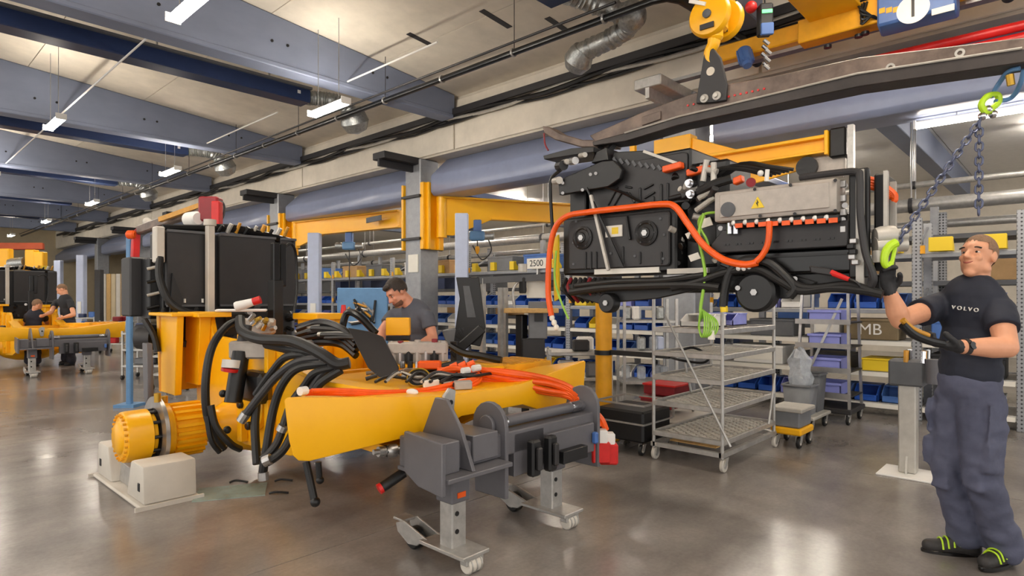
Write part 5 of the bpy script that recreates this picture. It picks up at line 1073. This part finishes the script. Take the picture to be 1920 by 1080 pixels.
B().bx(x0-.02, x1+.02, y0-.02, y0+.02, .13, .17).obj('base_rail', 'galv', tr); B().bx(x0-.02, x1+.02, y1-.02, y1+.02, .13, .17).obj('base_rail', 'galv', tr)
for x in (x0, x1): B().bx(x-.02, x+.02, y0, y1, .13, .17).obj('base_rail', 'galv', tr)
for i, z in enumerate((.25, .53, .77, .99, 1.21)):
    for (a, b, c, d) in ((x0, x1, y0-.015, y0+.015), (x0, x1, y1-.015, y1+.015), (x0-.015, x0+.015, y0, y1), (x1-.015, x1+.015, y0, y1)): B().bx(a, b, c, d, z-.02, z+.025).obj('shelf_rim', 'galv', tr, bv=.004)
    dk = B(); n = 8
    for k in range(-n, 2*n):
        for s in (1, -1):
            ya = y0+.02; L_ = y1-y0-.04; xa = x0+(x1-x0)*k/n*.6 + (0 if s > 0 else L_*.9); xb = xa+s*L_*.9
            t0, t1 = 0., 1.
            lo, hi = x0+.01, x1-.01
            if s > 0: t0 = max(0, (lo-xa)/(L_*.9)); t1 = min(1, (hi-xa)/(L_*.9))
            else: t0 = max(0, (xa-hi)/(L_*.9)); t1 = min(1, (xa-lo)/(L_*.9))
            if t1 > t0+.02: dk.bar((xa+(xb-xa)*t0, ya+L_*t0, z), (xa+(xb-xa)*t1, ya+L_*t1, z), .016, .012)
    o = dk.obj('mesh_deck', 'cradle', tr); o['kind'] = 'stuff'
for (u, v, u2, v2) in ((1247, 590, 1370, 838),): B().cyl(PX(u, v, x0-.02), PX(u2, v2, x0-.02), .011, n=8).obj('brace', 'galv', tr)
B().cyl((x1-.2, y0-.02, .27), (x1-.02, y0-.02, .75), .011, n=8).obj('brace', 'galv', tr)
B().bx(5.2, 5.7, 2.35, 2.8, .17, .18).obj('base_board', 'wood', tr)
for i, (x, z, c) in enumerate(((6.0, 1.235, 'lavender'), (5.5, 1.235, 'white'))):
    o = bin_mesh(.3, .34, .12, c, 'tray_bin'); o.location = (x-.15, 2.62, z); tag(o, 'lavender tray on top shelf of the silver trolley' if i == 0 else 'white tray on top shelf of the silver trolley', 'tray')
pc = thing('picking_cart', 'dark slanted picking cart carrying four lavender crates behind the silver trolley', 'cart', (8.27, 2.27, 0))
cx, cy = 8.27, 2.27
for s in (-1, 1):
    for e in (-1, 1): B().bar((cx+e*.28, cy+s*.3, .1), (cx+e*.22+.04, cy+s*.26, 1.56), .03, .03).obj('post', 'steel', pc); castor(None, cx+e*.26, cy+s*.28, .06, pc)
B().bx(cx-.32, cx+.32, cy-.33, cy+.33, .13, .19).obj('base_frame', 'charcoal', pc, bv=.01)
B().bar((cx-.3, cy+.34, .15), (cx-.2, cy-.2, 1.5), .03, .03).obj('brace', 'steel', pc)
for i, z in enumerate((.34, .64, .93, 1.22)):
    B().bx(cx-.27, cx+.27, cy-.31, cy+.31, z-.02, z).obj('shelf', 'black', pc, bv=.004)
    B().bx(cx-.29, cx-.26, cy-.31, cy+.31, z-.03, z+.03).obj('shelf_lip', 'steel', pc)
    cr_ = thing('plastic_crate', ['lavender plastic crate on the lowest shelf of the dark picking cart', 'lavender plastic crate on the second shelf of the dark picking cart', 'lavender plastic crate on the third shelf of the dark picking cart', 'lavender plastic crate on the top shelf of the dark picking cart'][i], 'crate', (cx, cy-.02, z))
    for (a, b, c, d) in ((-.22, .22, -.24, -.22), (-.22, .22, .2, .22), (-.22, -.2, -.24, .22), (.2, .22, -.24, .22)): B().bx(cx+a, cx+b, cy+c*.8, cy+d*.8, z, z+.14).obj('crate_wall', 'lavender', cr_, bv=.004)
    B().bx(cx-.22, cx+.22, cy-.19, cy+.176, z, z+.012).obj('crate_floor', 'lavender', cr_); B().bx(cx-.24, cx-.22, cy-.2, cy+.186, z+.11, z+.14).obj('crate_rim', 'lavender', cr_, bv=.004)
# grey waste bins on a dolly, orange dolly with tote
def tapered(x, y, z, w, h, m, name, label, par=None):
    t = thing(name, label, 'bin', (x, y, z)); b = B(); k = .82
    lo = [(x+sx*w/2*k, y+sy*w/2*k, z) for sx, sy in ((-1, -1), (1, -1), (1, 1), (-1, 1))]; hi = [(x+sx*w/2, y+sy*w/2, z+h) for sx, sy in ((-1, -1), (1, -1), (1, 1), (-1, 1))]
    b.add(lo+hi, [(0, 1, 2, 3), (0, 1, 5, 4), (1, 2, 6, 5), (2, 3, 7, 6), (3, 0, 4, 7)]); o = b.obj('tub', m, t); o.modifiers.new('s', 'SOLIDIFY').thickness = .008
    for (a, b_, c, d) in ((-.5, .5, -.54, -.46), (-.5, .5, .46, .54), (-.54, -.46, -.5, .5), (.46, .54, -.5, .5)): B().bx(x+a*w, x+b_*w, y+c*w, y+d*w, z+h-.015, z+h+.005).obj('rim', m, t)
    return t
p = PZ(1502, 804, 0)
dl = thing('bin_dolly', 'low grey dolly with black castors under the two grey bins', 'dolly', (p.x, p.y, 0))
B().bx(p.x-.2, p.x+.44, p.y-.2, p.y+.2, .14, .18).obj('dolly_deck', 'alu', dl, bv=.01)
for dx in (-.14, .36):
    for dy in (-.15, .15): castor(None, p.x+dx, p.y+dy, .06, dl)
tapered(p.x-.02, p.y, .18, .3, .34, 'bin_grey', 'waste_bin', 'light grey plastic bin on the low dolly with plastic film in it'); tapered(p.x+.29, p.y, .18, .3, .44, 'slate_grey', 'waste_bin', 'darker grey plastic bin on the low dolly beside lighter bin')
fb = B().lathe((p.x-.02, p.y, .3), (.12, .05, 1), [(0, .09), (.2, .11), (.3, .13), (.4, .1), (.5, .12), (.6, .05), (.62, .02)], 16)
fb.v = [v+V((rnd.uniform(-.02, .02), rnd.uniform(-.02, .02), rnd.uniform(-.03, .03))) for v in fb.v]
o = fb.obj('plastic_film', 'film', loc=(p.x-.02, p.y, .5), ang=20); tag(o, 'crumpled clear plastic film sticking out of the light grey bin', 'film')
p = PZ(1478, 838, 0)+V((.11, -.02, 0)); od = thing('orange_dolly', 'small orange dolly on black castors beside the silver trolley', 'dolly', (p.x, p.y, 0))
B().bx(p.x-.16, p.x+.24, p.y-.12, p.y+.18, .13, .2).obj('dolly_frame', 'yellow', od, bv=.015)
for dx, dy in ((-.1, -.08), (.2, -.08), (-.1, .14), (.2, .14)): castor(None, p.x+dx, p.y+dy, .058, od)
tt = thing('grey_tote', 'light grey plastic tote standing on the orange dolly', 'tote', (p.x, p.y, .2)); B().bx(p.x-.14, p.x+.22, p.y-.1, p.y+.16, .2, .38).obj('tote_body', 'bin_grey', tt, bv=.015); B().bx(p.x-.17, p.x+.25, p.y-.13, p.y+.19, .36, .4).obj('tote_rim', 'alu', tt, bv=.008)
# pedestal with control box
p = PZ(1703, 888, 0); pd = thing('pedestal_post', 'grey square pedestal post with dark control box on a white floor plate', 'pedestal', (p.x, p.y, 0))
B().bx(p.x-.22, p.x+.18, p.y-.26, p.y+.2, 0, .015).obj('floor_plate', 'white', pd, bv=.004); B().bx(p.x-.065, p.x+.065, p.y-.065, p.y+.065, .015, .78).obj('post', 'alu', pd, bv=.01)
B().prism([(p.x-.1, .015), (p.x-.065, .015), (p.x-.065, .16)], 'y', p.y-.008, p.y+.008).obj('gusset', 'alu', pd); B().bx(p.x+.06, p.x+.12, p.y-.2, p.y-.16, .015, .018).obj('red_mark', 'red', pd)
cb_ = B().bx(p.x-.11, p.x+.11, p.y-.13, p.y+.13, .76, .98).obj('control_box', 'slate_grey', pd, bv=.015)
for k in range(9): B().cyl((p.x-.1+.05*(k % 5), p.y-.12+.1*(k//5)*1.2, .96), (p.x-.1+.05*(k % 5)+.02, p.y-.12+.1*(k//5)*1.2, 1.06), .02, n=8).obj('fitting', ['chrome', 'ochre', 'black', 'steel'][k % 4], cb_)
B().cyl((p.x-.1, p.y-.2, .8), (p.x-.1, p.y-.2, 1.0), .06, n=14).obj('tool_cup', 'stand_grey', pd); B().tube([(p.x+.1, p.y-.16, .85), (p.x+.15, p.y-.24, .7), (p.x+.1, p.y-.2, .5)], .008, 6).obj('cord', 'black', pd)
# yellow post with arm
p = PZ(1132, 822, 0); yp = thing('yellow_post', 'yellow round floor post with a black swing arm and wire handle', 'post', (p.x, p.y, 0))
B().cyl((p.x, p.y, 0), (p.x, p.y, 1.46), .088, n=24).obj('tube', 'yellow_dull', yp); B().cyl((p.x, p.y, 0), (p.x, p.y, .02), .17, n=24).obj('floor_flange', 'yellow_dull', yp); B().lathe((p.x, p.y, .9), (0, 0, 1), [(0, .1), (.05, .1)], 24).obj('clamp_ring', 'black', yp)
a = V((p.x, p.y, .93)); e = PD(1255, 668, 6.1); B().bar(a, e, .05, .05).obj('swing_arm', 'black', yp); B().tube([e, PD(1270, 660, 6.0), PD(1300, 652, 5.95), PD(1328, 668, 5.95), PD(1318, 680, 5.95), PD(1280, 676, 6.0)], .012, 8, closed=True).obj('wire_handle', 'black', yp)
B().cyl(PD(1284, 680, 6.0), PD(1296, 735, 6.0), .012, n=8).obj('drop_rod', 'galv', yp); B().bx(p.x-.05, p.x+.05, p.y-.1, p.y-.05, 1.36, 1.5).obj('ochre_bracket', 'ochre', yp, bv=.008)
# dark crate cart and red boxes behind the post
p = PZ(1185, 842, 0); dc = thing('crate_cart', 'black wire crate on a low cart behind the yellow post', 'cart', (p.x, p.y, 0))
for z in (.3, .48):
    for (a, b) in (((-.2, -.25), (.35, -.25)), ((.35, -.25), (.35, .3)), ((.35, .3), (-.2, .3)), ((-.2, .3), (-.2, -.25))): B().bar((p.x+a[0], p.y+a[1], z), (p.x+b[0], p.y+b[1], z), .016, .016).obj('frame_rail', 'galv', dc)
B().bx(p.x-.19, p.x+.34, p.y-.24, p.y+.29, .12, .42).obj('crate', 'black', dc, bv=.02)
for dx, dy in ((-.15, -.2), (.3, -.2), (-.15, .25), (.3, .25)): castor(None, p.x+dx, p.y+dy, .05, dc)
for i, (u, v) in enumerate(((1240, 752), (1246, 728))):
    c = PD(u, v, 6.8); t = thing('red_box', ['lower red plastic box on the shelf behind the silver trolley', 'upper red plastic box behind the silver trolley'][i], 'box', c); B().bx(c.x-.15, c.x+.2, c.y-.2, c.y+.18, c.z-.06, c.z+.05).obj('tray', 'dkred', t, bv=.01); B().bx(c.x-.16, c.x+.21, c.y-.21, c.y+.19, c.z+.04, c.z+.06).obj('rim', 'red', t, bv=.004)
c = PD(1240, 765, 6.8); t = thing('side_table', 'pale workbench table behind the silver trolley and yellow post', 'table', (c.x, c.y, 0))
B().bx(c.x-.45, c.x+.6, c.y-.42, c.y+.5, c.z-.09, c.z-.045).obj('table_top', 'cradle', t, bv=.005); B().bx(c.x-.2, c.x+.3, c.y-.26, c.y+.26, c.z+.07, c.z+.085).obj('rack_plate', 'galv', t)
for dx in (-.4, .55):
    for dy in (-.38, .45): B().bx(c.x+dx-.02, c.x+dx+.02, c.y+dy-.02, c.y+dy+.02, 0, c.z-.09).obj('leg', 'galv', t)
for dx in (-.18, .28): B().bx(c.x+dx-.01, c.x+dx+.01, c.y-.25, c.y-.23, c.z-.045, c.z+.07).obj('rack_leg', 'galv', t)
# ================================================================ workstations in the middle
D = 6.6
ws = thing('assembly_bench', 'steel framed assembly bench with wooden shelf and grey electrical box', 'workbench', PD(1000, 820, D)*1.0)
ws.location.z = 0
f0 = PD(945, 560, D); 
for u in (938, 948): B().bx(PD(u, 0, D).x-.02, PD(u, 0, D).x+.02, PD(u, 0, D).y-.02, PD(u, 0, D).y+.02, 0, 1.62).obj('frame_post', 'galv', ws)
B().bar(PD(945, 582, D), PD(1045, 582, D), .4, .05).obj('wood_shelf', 'wood', ws, bv=.006); B().bar(PD(978, 590, D), PD(978, 720, D), .1, .1).obj('black_column', 'black', ws, bv=.01)
sb = B().ob(PD(1008, 600, D-.05), V((CA*.1, -SA*.1, 0)), V((SA*.08, CA*.08, 0)), (0, 0, .2)).obj('switch_box', 'bin_grey', ws, bv=.012)
B().ob(PD(1010, 592, D-.14), V((CA*.045, -SA*.045, 0)), V((SA*.008, CA*.008, 0)), (0, 0, .06)).obj('box_window', 'black', sb); B().ob(PD(1000, 655, D-.05), V((CA*.12, -SA*.12, 0)), V((SA*.08, CA*.08, 0)), (0, 0, .12)).obj('black_drawer', 'charcoal', ws, bv=.01)
B().bar(PD(985, 700, D), PD(985, 840, D), .06, .06).obj('column_foot', 'black', ws); B().bar(PD(880, 527, D), PD(1040, 519, D), .06, .07).obj('top_rail', 'slate_grey', ws); B().tube([PD(965, 580, D), PD(962, 545, D), PD(975, 525, D), PD(990, 518, D)], .014, 8).obj('hose_loop', 'galv', ws)
B().tube([PD(995, 520, D), PD(1025, 530, D), PD(1035, 565, D)], .014, 8).obj('hose_loop', 'galv', ws); B().cyl(PD(980, 510, D), PD(980, 495, D), .05, n=12).obj('balancer', 'alu', ws); B().bar(PD(980, 520, D), PD(980, 550, D), .05, .08).obj('tool_grip', 'black', ws, bv=.01); B().ob(PD(1010, 542, D+.1), V((CA*.13, -SA*.13, 0)), V((SA*.06, CA*.06, 0)), (0, 0, .1)).obj('paper_box', 'paper', ws, bv=.006)
B().bar(PD(905, 522, D), PD(905, 840, D), .05, .05).obj('frame_post', 'galv', ws)
D = 6.2
ma = thing('lift_mast', 'black slanted steel mast arm with open slot beside the assembly bench', 'mast', V((PD(880, 0, D).x, PD(880, 0, D).y, 0)))
n_ = V((SA, CA, 0))
B().slab([PD(855, 520, D), PD(898, 520, D), PD(910, 615, D), PD(900, 650, D), PD(850, 640, D), PD(862, 560, D)], n_, .08).obj('mast_plate', 'black', ma, bv=.006); B().slab([PD(868, 536, D-.01), PD(880, 536, D-.01), PD(892, 595, D-.01), PD(876, 595, D-.01)], n_, .01).obj('slot', 'slate_grey', ma)
B().bar(PD(905, 615, D), PD(848, 665, D), .1, .1).obj('tilt_arm', 'black', ma, bv=.01); B().slab([PD(828, 620, D), PD(872, 612, D), PD(868, 640, D), PD(838, 648, D)], n_, .2).obj('counterweight', 'bin_grey', ma, bv=.01); B().bar(PD(856, 640, D), PD(860, 560+1716/D, D), .09, .09).obj('mast_foot', 'charcoal', ma)
B().bx(ma.location.x-.3, ma.location.x+.2, ma.location.y-.25, ma.location.y+.3, 0, .04).obj('floor_base', 'charcoal', ma)
# blue tool board
D = 10.2
tb = thing('tool_board', 'light blue tool board hung with small tools near the bending worker', 'tool board', V((PD(675, 0, D).x, PD(675, 0, D).y, 0)))
rx, fw = V((CA, -SA, 0)), V((SA, CA, 0))
B().ob(PD(680, 598, D), rx*.42, fw*.03, (0, 0, .52)).obj('panel', 'tool_blue', tb, bv=.01); B().ob(PD(678, 690, D+.1), rx*.4, fw*.1, (0, 0, .3)).obj('cabinet', 'tool_blue', tb, bv=.01)
for k in range(16): B().cyl(PD(650+rnd.uniform(0, 55), 560+rnd.uniform(0, 50), D-.05), PD(650+rnd.uniform(0, 55), 575+rnd.uniform(0, 40), D-.07), .02, n=6).obj('hand_tool', rnd.choice(['black', 'steel', 'ochre']), tb)
for s in (-1, 1): B().ob(V((tb.location.x, tb.location.y, .5))+rx*s*.4, rx*.02, fw*.02, (0, 0, .5)).obj('stand_leg', 'tool_blue', tb)
# yellow panel box held by the bending worker bench
yb_ = thing('yellow_case', 'yellow sheet metal case on the frame in front of the bending worker', 'case', PD(748, 645, 5.2)); B().ob(PD(747, 612, 5.2), rx*.1, fw*.04, (0, 0, .075)).obj('case_body', 'yellow', yb_, bv=.006); B().ob(PD(747, 634, 5.2), rx*.1, fw*.03, (0, 0, .02)).obj('black_trim', 'black', yb_); B().ob(PD(760, 668, 5.2), rx*.03, fw*.03, (0, 0, .15)).obj('case_leg', 'yellow', yb_)
# ================================================================ jib cranes and hoists
def hoist(c, label, drop, S=1., group='blue chain hoists'):
    t = thing('chain_hoist', label, 'hoist', c, group)
    B().ob(c, rx*.16*S, fw*.12*S, (0, 0, .1*S)).obj('gear_case', 'tool_blue', t, bv=.03*S); B().cyl(c-rx*.36*S, c+rx*.36*S, .085*S, n=16).obj('motor', 'hose_silver', t, bv=.02); B().ob(c+V((0, 0, .2*S)), rx*.09*S, fw*.09*S, (0, 0, .14*S)).obj('trolley', 'hoist_blue', t, bv=.02)
    B().cyl(c-V((0, 0, .1)), c-V((0, 0, drop)), .012, n=6).obj('load_chain', 'charcoal', t); B().lathe(c-V((0, 0, drop-.08)), (0, 0, -1), [(0, .04), (.08, .05), (.16, .02)], 10).obj('hook_block', 'yellow_dull', t)
    B().tube([c+rx*.2*S, c+rx*.3*S-V((0, 0, .3)), c+rx*.1-V((0, 0, .5)), c-rx*.1*S-V((0, 0, .2))], .014, 6).obj('control_cable', 'charcoal', t)
    return t
def jib(label, yc, a, b, ztop, zbot, zg, zb0, zb1, hs=None):
    t = thing('jib_crane', label, 'crane', (8.0, yc, zb0))
    B().bx(7.9, 8.5, yc+.26, yc+.32, zb0, zb1).obj('column_clamp', 'yellow', t, bv=.008)
    B().bx(7.94, 8.5, yc-.36, yc-.26, zb0, zb1).obj('wall_plate', 'yellow', t, bv=.008)
    for x in (8.02, 8.3): B().bx(x, x+.06, yc-.44, yc-.36, zb0, zb1).obj('plate_rib', 'yellow', t, bv=.006)
    for z in (zb0+.2, zb1-.3): B().bx(7.88, 7.95, yc-.3, yc+.3, z, z+.05).obj('tie_bar', 'charcoal', t)
    d = (b-a); d.z = 0; L_ = d.length; d.normalize(); s = V((-d.y, d.x, 0)); a0 = V((a.x, a.y, 0))
    P = [a0+V((0, 0, ztop)), a0+d*L_+V((0, 0, ztop)), a0+d*L_+V((0, 0, zbot)), a0+d*L_*.32+V((0, 0, zbot)), a0+d*.25+V((0, 0, zg)), a0+V((0, 0, zg))]
    B().slab([p-s*.05 for p in P], s, .1).obj('arm_web', 'yellow', t, bv=.006)
    for z, w_ in ((ztop, .26), (zbot, .22)): B().bar(a0+d*(0 if z == ztop else L_*.3)+V((0, 0, z)), a0+d*L_+V((0, 0, z)), w_, .04).obj('arm_flange', 'yellow', t, bv=.004)
    B().cyl(a0+V((0, 0, zg-.05)), a0+V((0, 0, ztop+.06)), .11, n=16).obj('pivot', 'yellow', t)
    return t
a = V((8.32, 9.7, 3)); b = PD(1110, 400, 13.9)
jA = jib('yellow wall jib crane with a broad gusset arm on the near column', 10.2, a, b, 3.6, 3.2, 2.82, 2.52, 3.9)
a = V((8.32, 15.85, 3)); b = PD(752, 420, 14.6); jB = jib('yellow wall jib crane with small grey name plate behind the radiator pack', 16.4, a, b, 3.6, 3.22, 2.95, 2.72, 3.85)
c = PD(703, 412, 14.85); B().ob(c-fw*.12, (b-a).normalized()*.26, fw*.03, (0, 0, .06)).obj('name_plate', 'slate_grey', jB)
def on_arm(a, b, u, z):
    r = ray(u); d = b-a; k = (a.x*r.y-a.y*r.x)/(d.y*r.x-d.x*r.y); p = a+d*k; return V((p.x, p.y, z))
hoist(on_arm(a, b, 655, 3.22-.37), 'blue chain hoist hung from the jib arm with the name plate', 1.4); hoist(on_arm(V((8.32, 9.7, 3)), PD(1110, 400, 13.9), 895, 3.2-.37), 'blue chain hoist with looped cables under the broad gusset arm', .3)
jc_ = thing('jib_crane', 'short yellow jib bracket and beam above the hanging power module', 'crane', (7.9, 3.6, 3.1))
B().bx(7.74, 7.95, 3.86, 4.42, 3.0, 3.75).obj('wall_plate', 'yellow', jc_, bv=.008); B().prism([(3.86, 3.7), (3.86, 3.0), (3.3, 3.0), (3.0, 3.2), (3.2, 3.42)], 'x', 7.78, 7.84).obj('gusset', 'yellow', jc_, bv=.006); B().prism([(4.2, 3.75), (4.2, 3.45), (3.3, 3.4)], 'x', 7.9, 7.95).obj('gusset', 'yellow', jc_, bv=.006)
B().prism([(3.86, 3.2), (2.35, 3.2), (2.4, 3.08), (3.0, 2.98), (3.86, 2.95)], 'x', 7.84, 7.88).obj('side_plate', 'yellow', jc_, bv=.006)
B().bx(7.62, 7.84, 2.14, 4.0, 3.36, 3.4).obj('arm_flange', 'yellow', jc_, bv=.006); B().bx(7.7, 7.76, 2.14, 4.0, 3.22, 3.36).obj('arm_web', 'yellow', jc_); B().bx(7.62, 7.84, 2.14, 4.0, 3.19, 3.22).obj('arm_flange', 'yellow', jc_, bv=.004); B().bx(7.6, 7.86, 2.1, 2.14, 3.16, 3.44).obj('end_plate', 'yellow', jc_, bv=.006)
B().bx(7.64, 7.84, 1.92, 2.1, 3.12, 3.46).obj('end_box', 'black', jc_, bv=.02); B().bx(7.62, 7.7, 1.84, 1.9, 2.9, 3.46).obj('festoon_rail', 'galv', jc_); B().cyl((7.66, 2.35, 3.06), (7.8, 2.35, 3.06), .12, n=20).obj('cable_drum', 'black', jc_); B().bx(7.72, 7.8, 1.95, 2.4, 2.9, 3.18).obj('drum_bracket', 'silver_cast', jc_, bv=.02)
B().bx(7.62, 7.68, 4.66, 4.74, 2.9, 3.75).obj('guide_post', 'yellow', jc_); B().bx(7.66, 7.74, 4.4, 4.7, 3.3, 3.36).obj('guide_link', 'yellow', jc_)
# pale blue service columns
for (u, d, z0, z1, lab) in ((866, 12.2, 0, 3.2, 'pale blue service column by the blue hoist with looped cables'), (590, 13.5, 0, 2.95, 'pale blue service column beside the radiator pack'), (153, 21, 0, 3.0, 'pale blue hanging column near the far workers'), (110, 24, 0, 3.0, 'far pale blue service column')):
    c = PD(u, 0, d); t = thing('service_column', lab, 'column', (c.x, c.y, 0)); B().ob((c.x, c.y, (z0+z1)/2), rx*.13, fw*.1, (0, 0, (z1-z0)/2)).obj('duct', 'paleblue', t, bv=.015); B().ob(V((c.x, c.y, 1.2))-fw*.11, rx*.06, fw*.015, (0, 0, .2)).obj('socket_strip', 'white', t)
# ================================================================ left background
D = 8.5
lm = thing('lift_manipulator', 'dark red lifting manipulator arm with red head above the radiator pack', 'manipulator', V((PD(243, 0, D).x, PD(243, 0, D).y, 0)))
B().ob(V((PD(243, 0, D).x, PD(243, 0, D).y, 1.2)), rx*.035, fw*.035, (0, 0, 1.2)).obj('blue_post', 'tool_blue', lm, bv=.01); B().ob(V((PD(243, 0, D).x, PD(243, 0, D).y, .02)), rx*.14, fw*.14, (0, 0, .02)).obj('foot', 'tool_blue', lm)
B().bar(PD(253, 486, D-.1), PD(255, 437, D-.1), .09, .1).obj('red_carriage', 'red', lm, bv=.01); B().bar(PD(253, 440, D-.1), PD(270, 425, D-.1), .08, .09).obj('red_joint', 'dkred', lm, bv=.02); B().lathe(PD(238, 440, D-.15), rx, [(0, .04), (.02, .06), (.1, .06), (.12, .04)], 14).obj('beacon', 'orange', lm); B().ell(PD(276, 416, D-.1), .06, n=12).obj('ball_joint', 'cradle', lm)
B().bar(PD(262, 432, D-.1), PD(392, 385, D-1.0), .1, .12).obj('boom', 'rust', lm, bv=.015)
hd_ = B().ob(PD(395, 393, D-1.1), rx*.12, fw*.08, (0, 0, .15)).obj('red_head', 'dkred', lm, bv=.02); B().ob(PD(407, 400, D-1.2), rx*.05, fw*.05, (0, 0, .14)).obj('red_plate', 'red', hd_, bv=.01); B().cyl(PD(372, 410, D-1.2), PD(352, 412, D-1.1), .09, n=18).obj('white_motor', 'white', lm, bv=.02); B().tube([PD(400, 375, D-1.1), PD(418, 380, D-1.1), PD(420, 400, D-1.1), PD(412, 420, D-1.2)], .012, 6).obj('cable_loop', 'charcoal', lm)
B().bar(PD(300, 412, D-.6), PD(385, 382, D-1.0), .05, .06).obj('yellow_rail', 'ochre', lm)
# doors and cream curtain, dark post, red tray cart
dr = thing('roller_curtain', 'tall cream curtain panel at the far side of the hall', 'curtain', V((PD(212, 0, 27).x, PD(212, 0, 27).y, 0)))
for k in range(6): c = PD(186+9*k, 0, 27); B().ob(V((c.x, c.y, 1.3)), rx*.1, fw*.03, (0, 0, 1.3)).obj('curtain_strip', ['wallwarm', 'cradle', 'wood'][k % 3], dr, bv=.02)
o = thing('dark_post', 'dark steel floor post in front of the cream curtain', 'post', V((PD(186, 0, 19).x, PD(186, 0, 19).y, 0))); B().ob(V((o.location.x, o.location.y, 1.2)), rx*.09, fw*.09, (0, 0, 1.2)).obj('post', 'charcoal', o, bv=.01); B().ob(V((o.location.x, o.location.y, .01)), rx*.2, fw*.2, (0, 0, .01)).obj('foot', 'charcoal', o)
def cart(u, d, label, top, m, S=1.):
    c = PD(u, 0, d); t = thing('tool_cart', label, 'cart', V((c.x, c.y, 0))); x, y = c.x, c.y
    for z in (.25, .55, .85): B().ob(V((x, y, z)), rx*.38*S, fw*.25*S, (0, 0, .02)).obj('shelf', 'galv', t, bv=.008)
    for s in (-1, 1):
        for e in (-1, 1): q_ = V((x, y, 0))+rx*.36*s*S+fw*.23*e*S; B().ob(q_+V((0, 0, .48)), rx*.015, fw*.015, (0, 0, .42)).obj('post', 'galv', t); B().cyl(q_+V((0, 0, .045))-rx*.015, q_+V((0, 0, .045))+rx*.015, .045, n=12).obj('castor_wheel', 'rubber', t)
    for k in range(6):
        q_ = V((x, y, (.27, .57, .87)[k % 3]))+rx*rnd.uniform(-.2, .2)*S+fw*rnd.uniform(-.1, .1); h_ = rnd.uniform(.06, .1); B().ob(q_+V((0, 0, h_)), rx*.1, fw*.08, (0, 0, h_)).obj('load', m[k % len(m)], t, bv=.02)
    return t
cart(222, 17, 'steel cart with red trays on top beside the blue post', .9, ['red', 'charcoal', 'dkred']); cart(280, 11.5, 'steel cart with dark pumps behind the near machine axle', .9, ['black', 'charcoal', 'navy', 'bin_grey'])
cart(330, 10.2, 'steel cart with blue bottle crates behind the yellow corner plate', .9, ['bin_blue', 'black', 'bin_grey'], .8); cart(165, 20.5, 'steel cart with blue cases by the far workers', .9, ['box_blue', 'navy'])
cart(612, 9.6, 'steel cart loaded with grey cases behind the hose bundle', .9, ['bin_grey', 'black', 'bin_blue'])
cart(1085, 7.4, 'steel cart loaded with grey and white cases behind the yellow post', .9, ['bin_grey', 'white', 'charcoal', 'silver_cast'])
# far crane over the second machine
fc = thing('gantry_crane', 'far orange gantry beam with yellow hoist over the second machine', 'crane', PD(40, 460, 18))
B().bar(PD(-80, 462, 18), PD(82, 462, 19), .3, .2).obj('beam', 'rust', fc, bv=.01); mat('orange_dull', (186, 78, 36), .5, 0, .1, 5); fc.children[-1].data.materials[0] = MT['orange_dull']
for (u, v) in ((60, 488), (76, 492), (12, 486)): B().ob(PD(u, v, 17.5), rx*.14, fw*.1, (0, 0, .3)).obj('hoist_plate', 'yellow', fc, bv=.02)
B().cyl(PD(20, 495, 17.5), PD(48, 492, 17.5), .16, n=16).obj('drum', 'hose_silver', fc); B().ob(PD(79, 508, 17.5), rx*.1, fw*.1, (0, 0, .16)).obj('counterweight', 'sticker', fc, bv=.02)
for u in (-60, 78): c = PD(u, 0, 19); B().ob(V((c.x, c.y, 1.5)), rx*.06, fw*.06, (0, 0, 1.5)).obj('leg', 'bin_grey', fc)
# far machines' module frames and shelves seen between the columns
for i, (u, d) in enumerate(((20, 26), (58, 30))):
    c = PD(u, 0, d); t = thing('far_machine', 'distant dark machine module on a yellow base at the end of the line', 'machine', V((c.x, c.y, 0)), 'distant machines'); B().ob(V((c.x, c.y, .6)), rx*.8, fw*.5, (0, 0, .3)).obj('yellow_base', 'yellow', t, bv=.05); B().ob(V((c.x, c.y, 1.5)), rx*.7, fw*.4, (0, 0, .55)).obj('dark_module', 'charcoal', t, bv=.04); B().ob(V((c.x, c.y, .15)), rx*.5, fw*.3, (0, 0, .15)).obj('stand', 'stand_grey', t)
# shelf of wrapped parts under the module
D = 8.2
wp = thing('wrapped_shelf', 'steel shelf with film wrapped silver parts behind the yellow post', 'shelf', V((PD(1212, 0, D).x, PD(1212, 0, D).y, 0)))
b0 = V((PD(1212, 0, D).x, PD(1212, 0, D).y, 0))
for z in (.4, .8, 1.2): B().ob(b0+V((0, 0, z)), rx*.35, fw*.25, (0, 0, .015)).obj('shelf_panel', 'galv', wp)
for s in (-1, 1):
    for e in (-1, 1): B().ob(b0+rx*.34*s+fw*.24*e+V((0, 0, .75)), rx*.018, fw*.018, (0, 0, .75)).obj('post', 'galv', wp)
for k in range(14): q_ = b0+rx*rnd.uniform(-.28, .28)+fw*rnd.uniform(-.18, .1)+V((0, 0, (.42, .82, 1.22)[k % 3])); B().ob(q_+V((0, 0, .09)), rx*.05, fw*.06, (0, 0, .09)).obj('wrapped_part', rnd.choice(['film', 'paleblue', 'hose_silver', 'white']), wp, bv=.02)
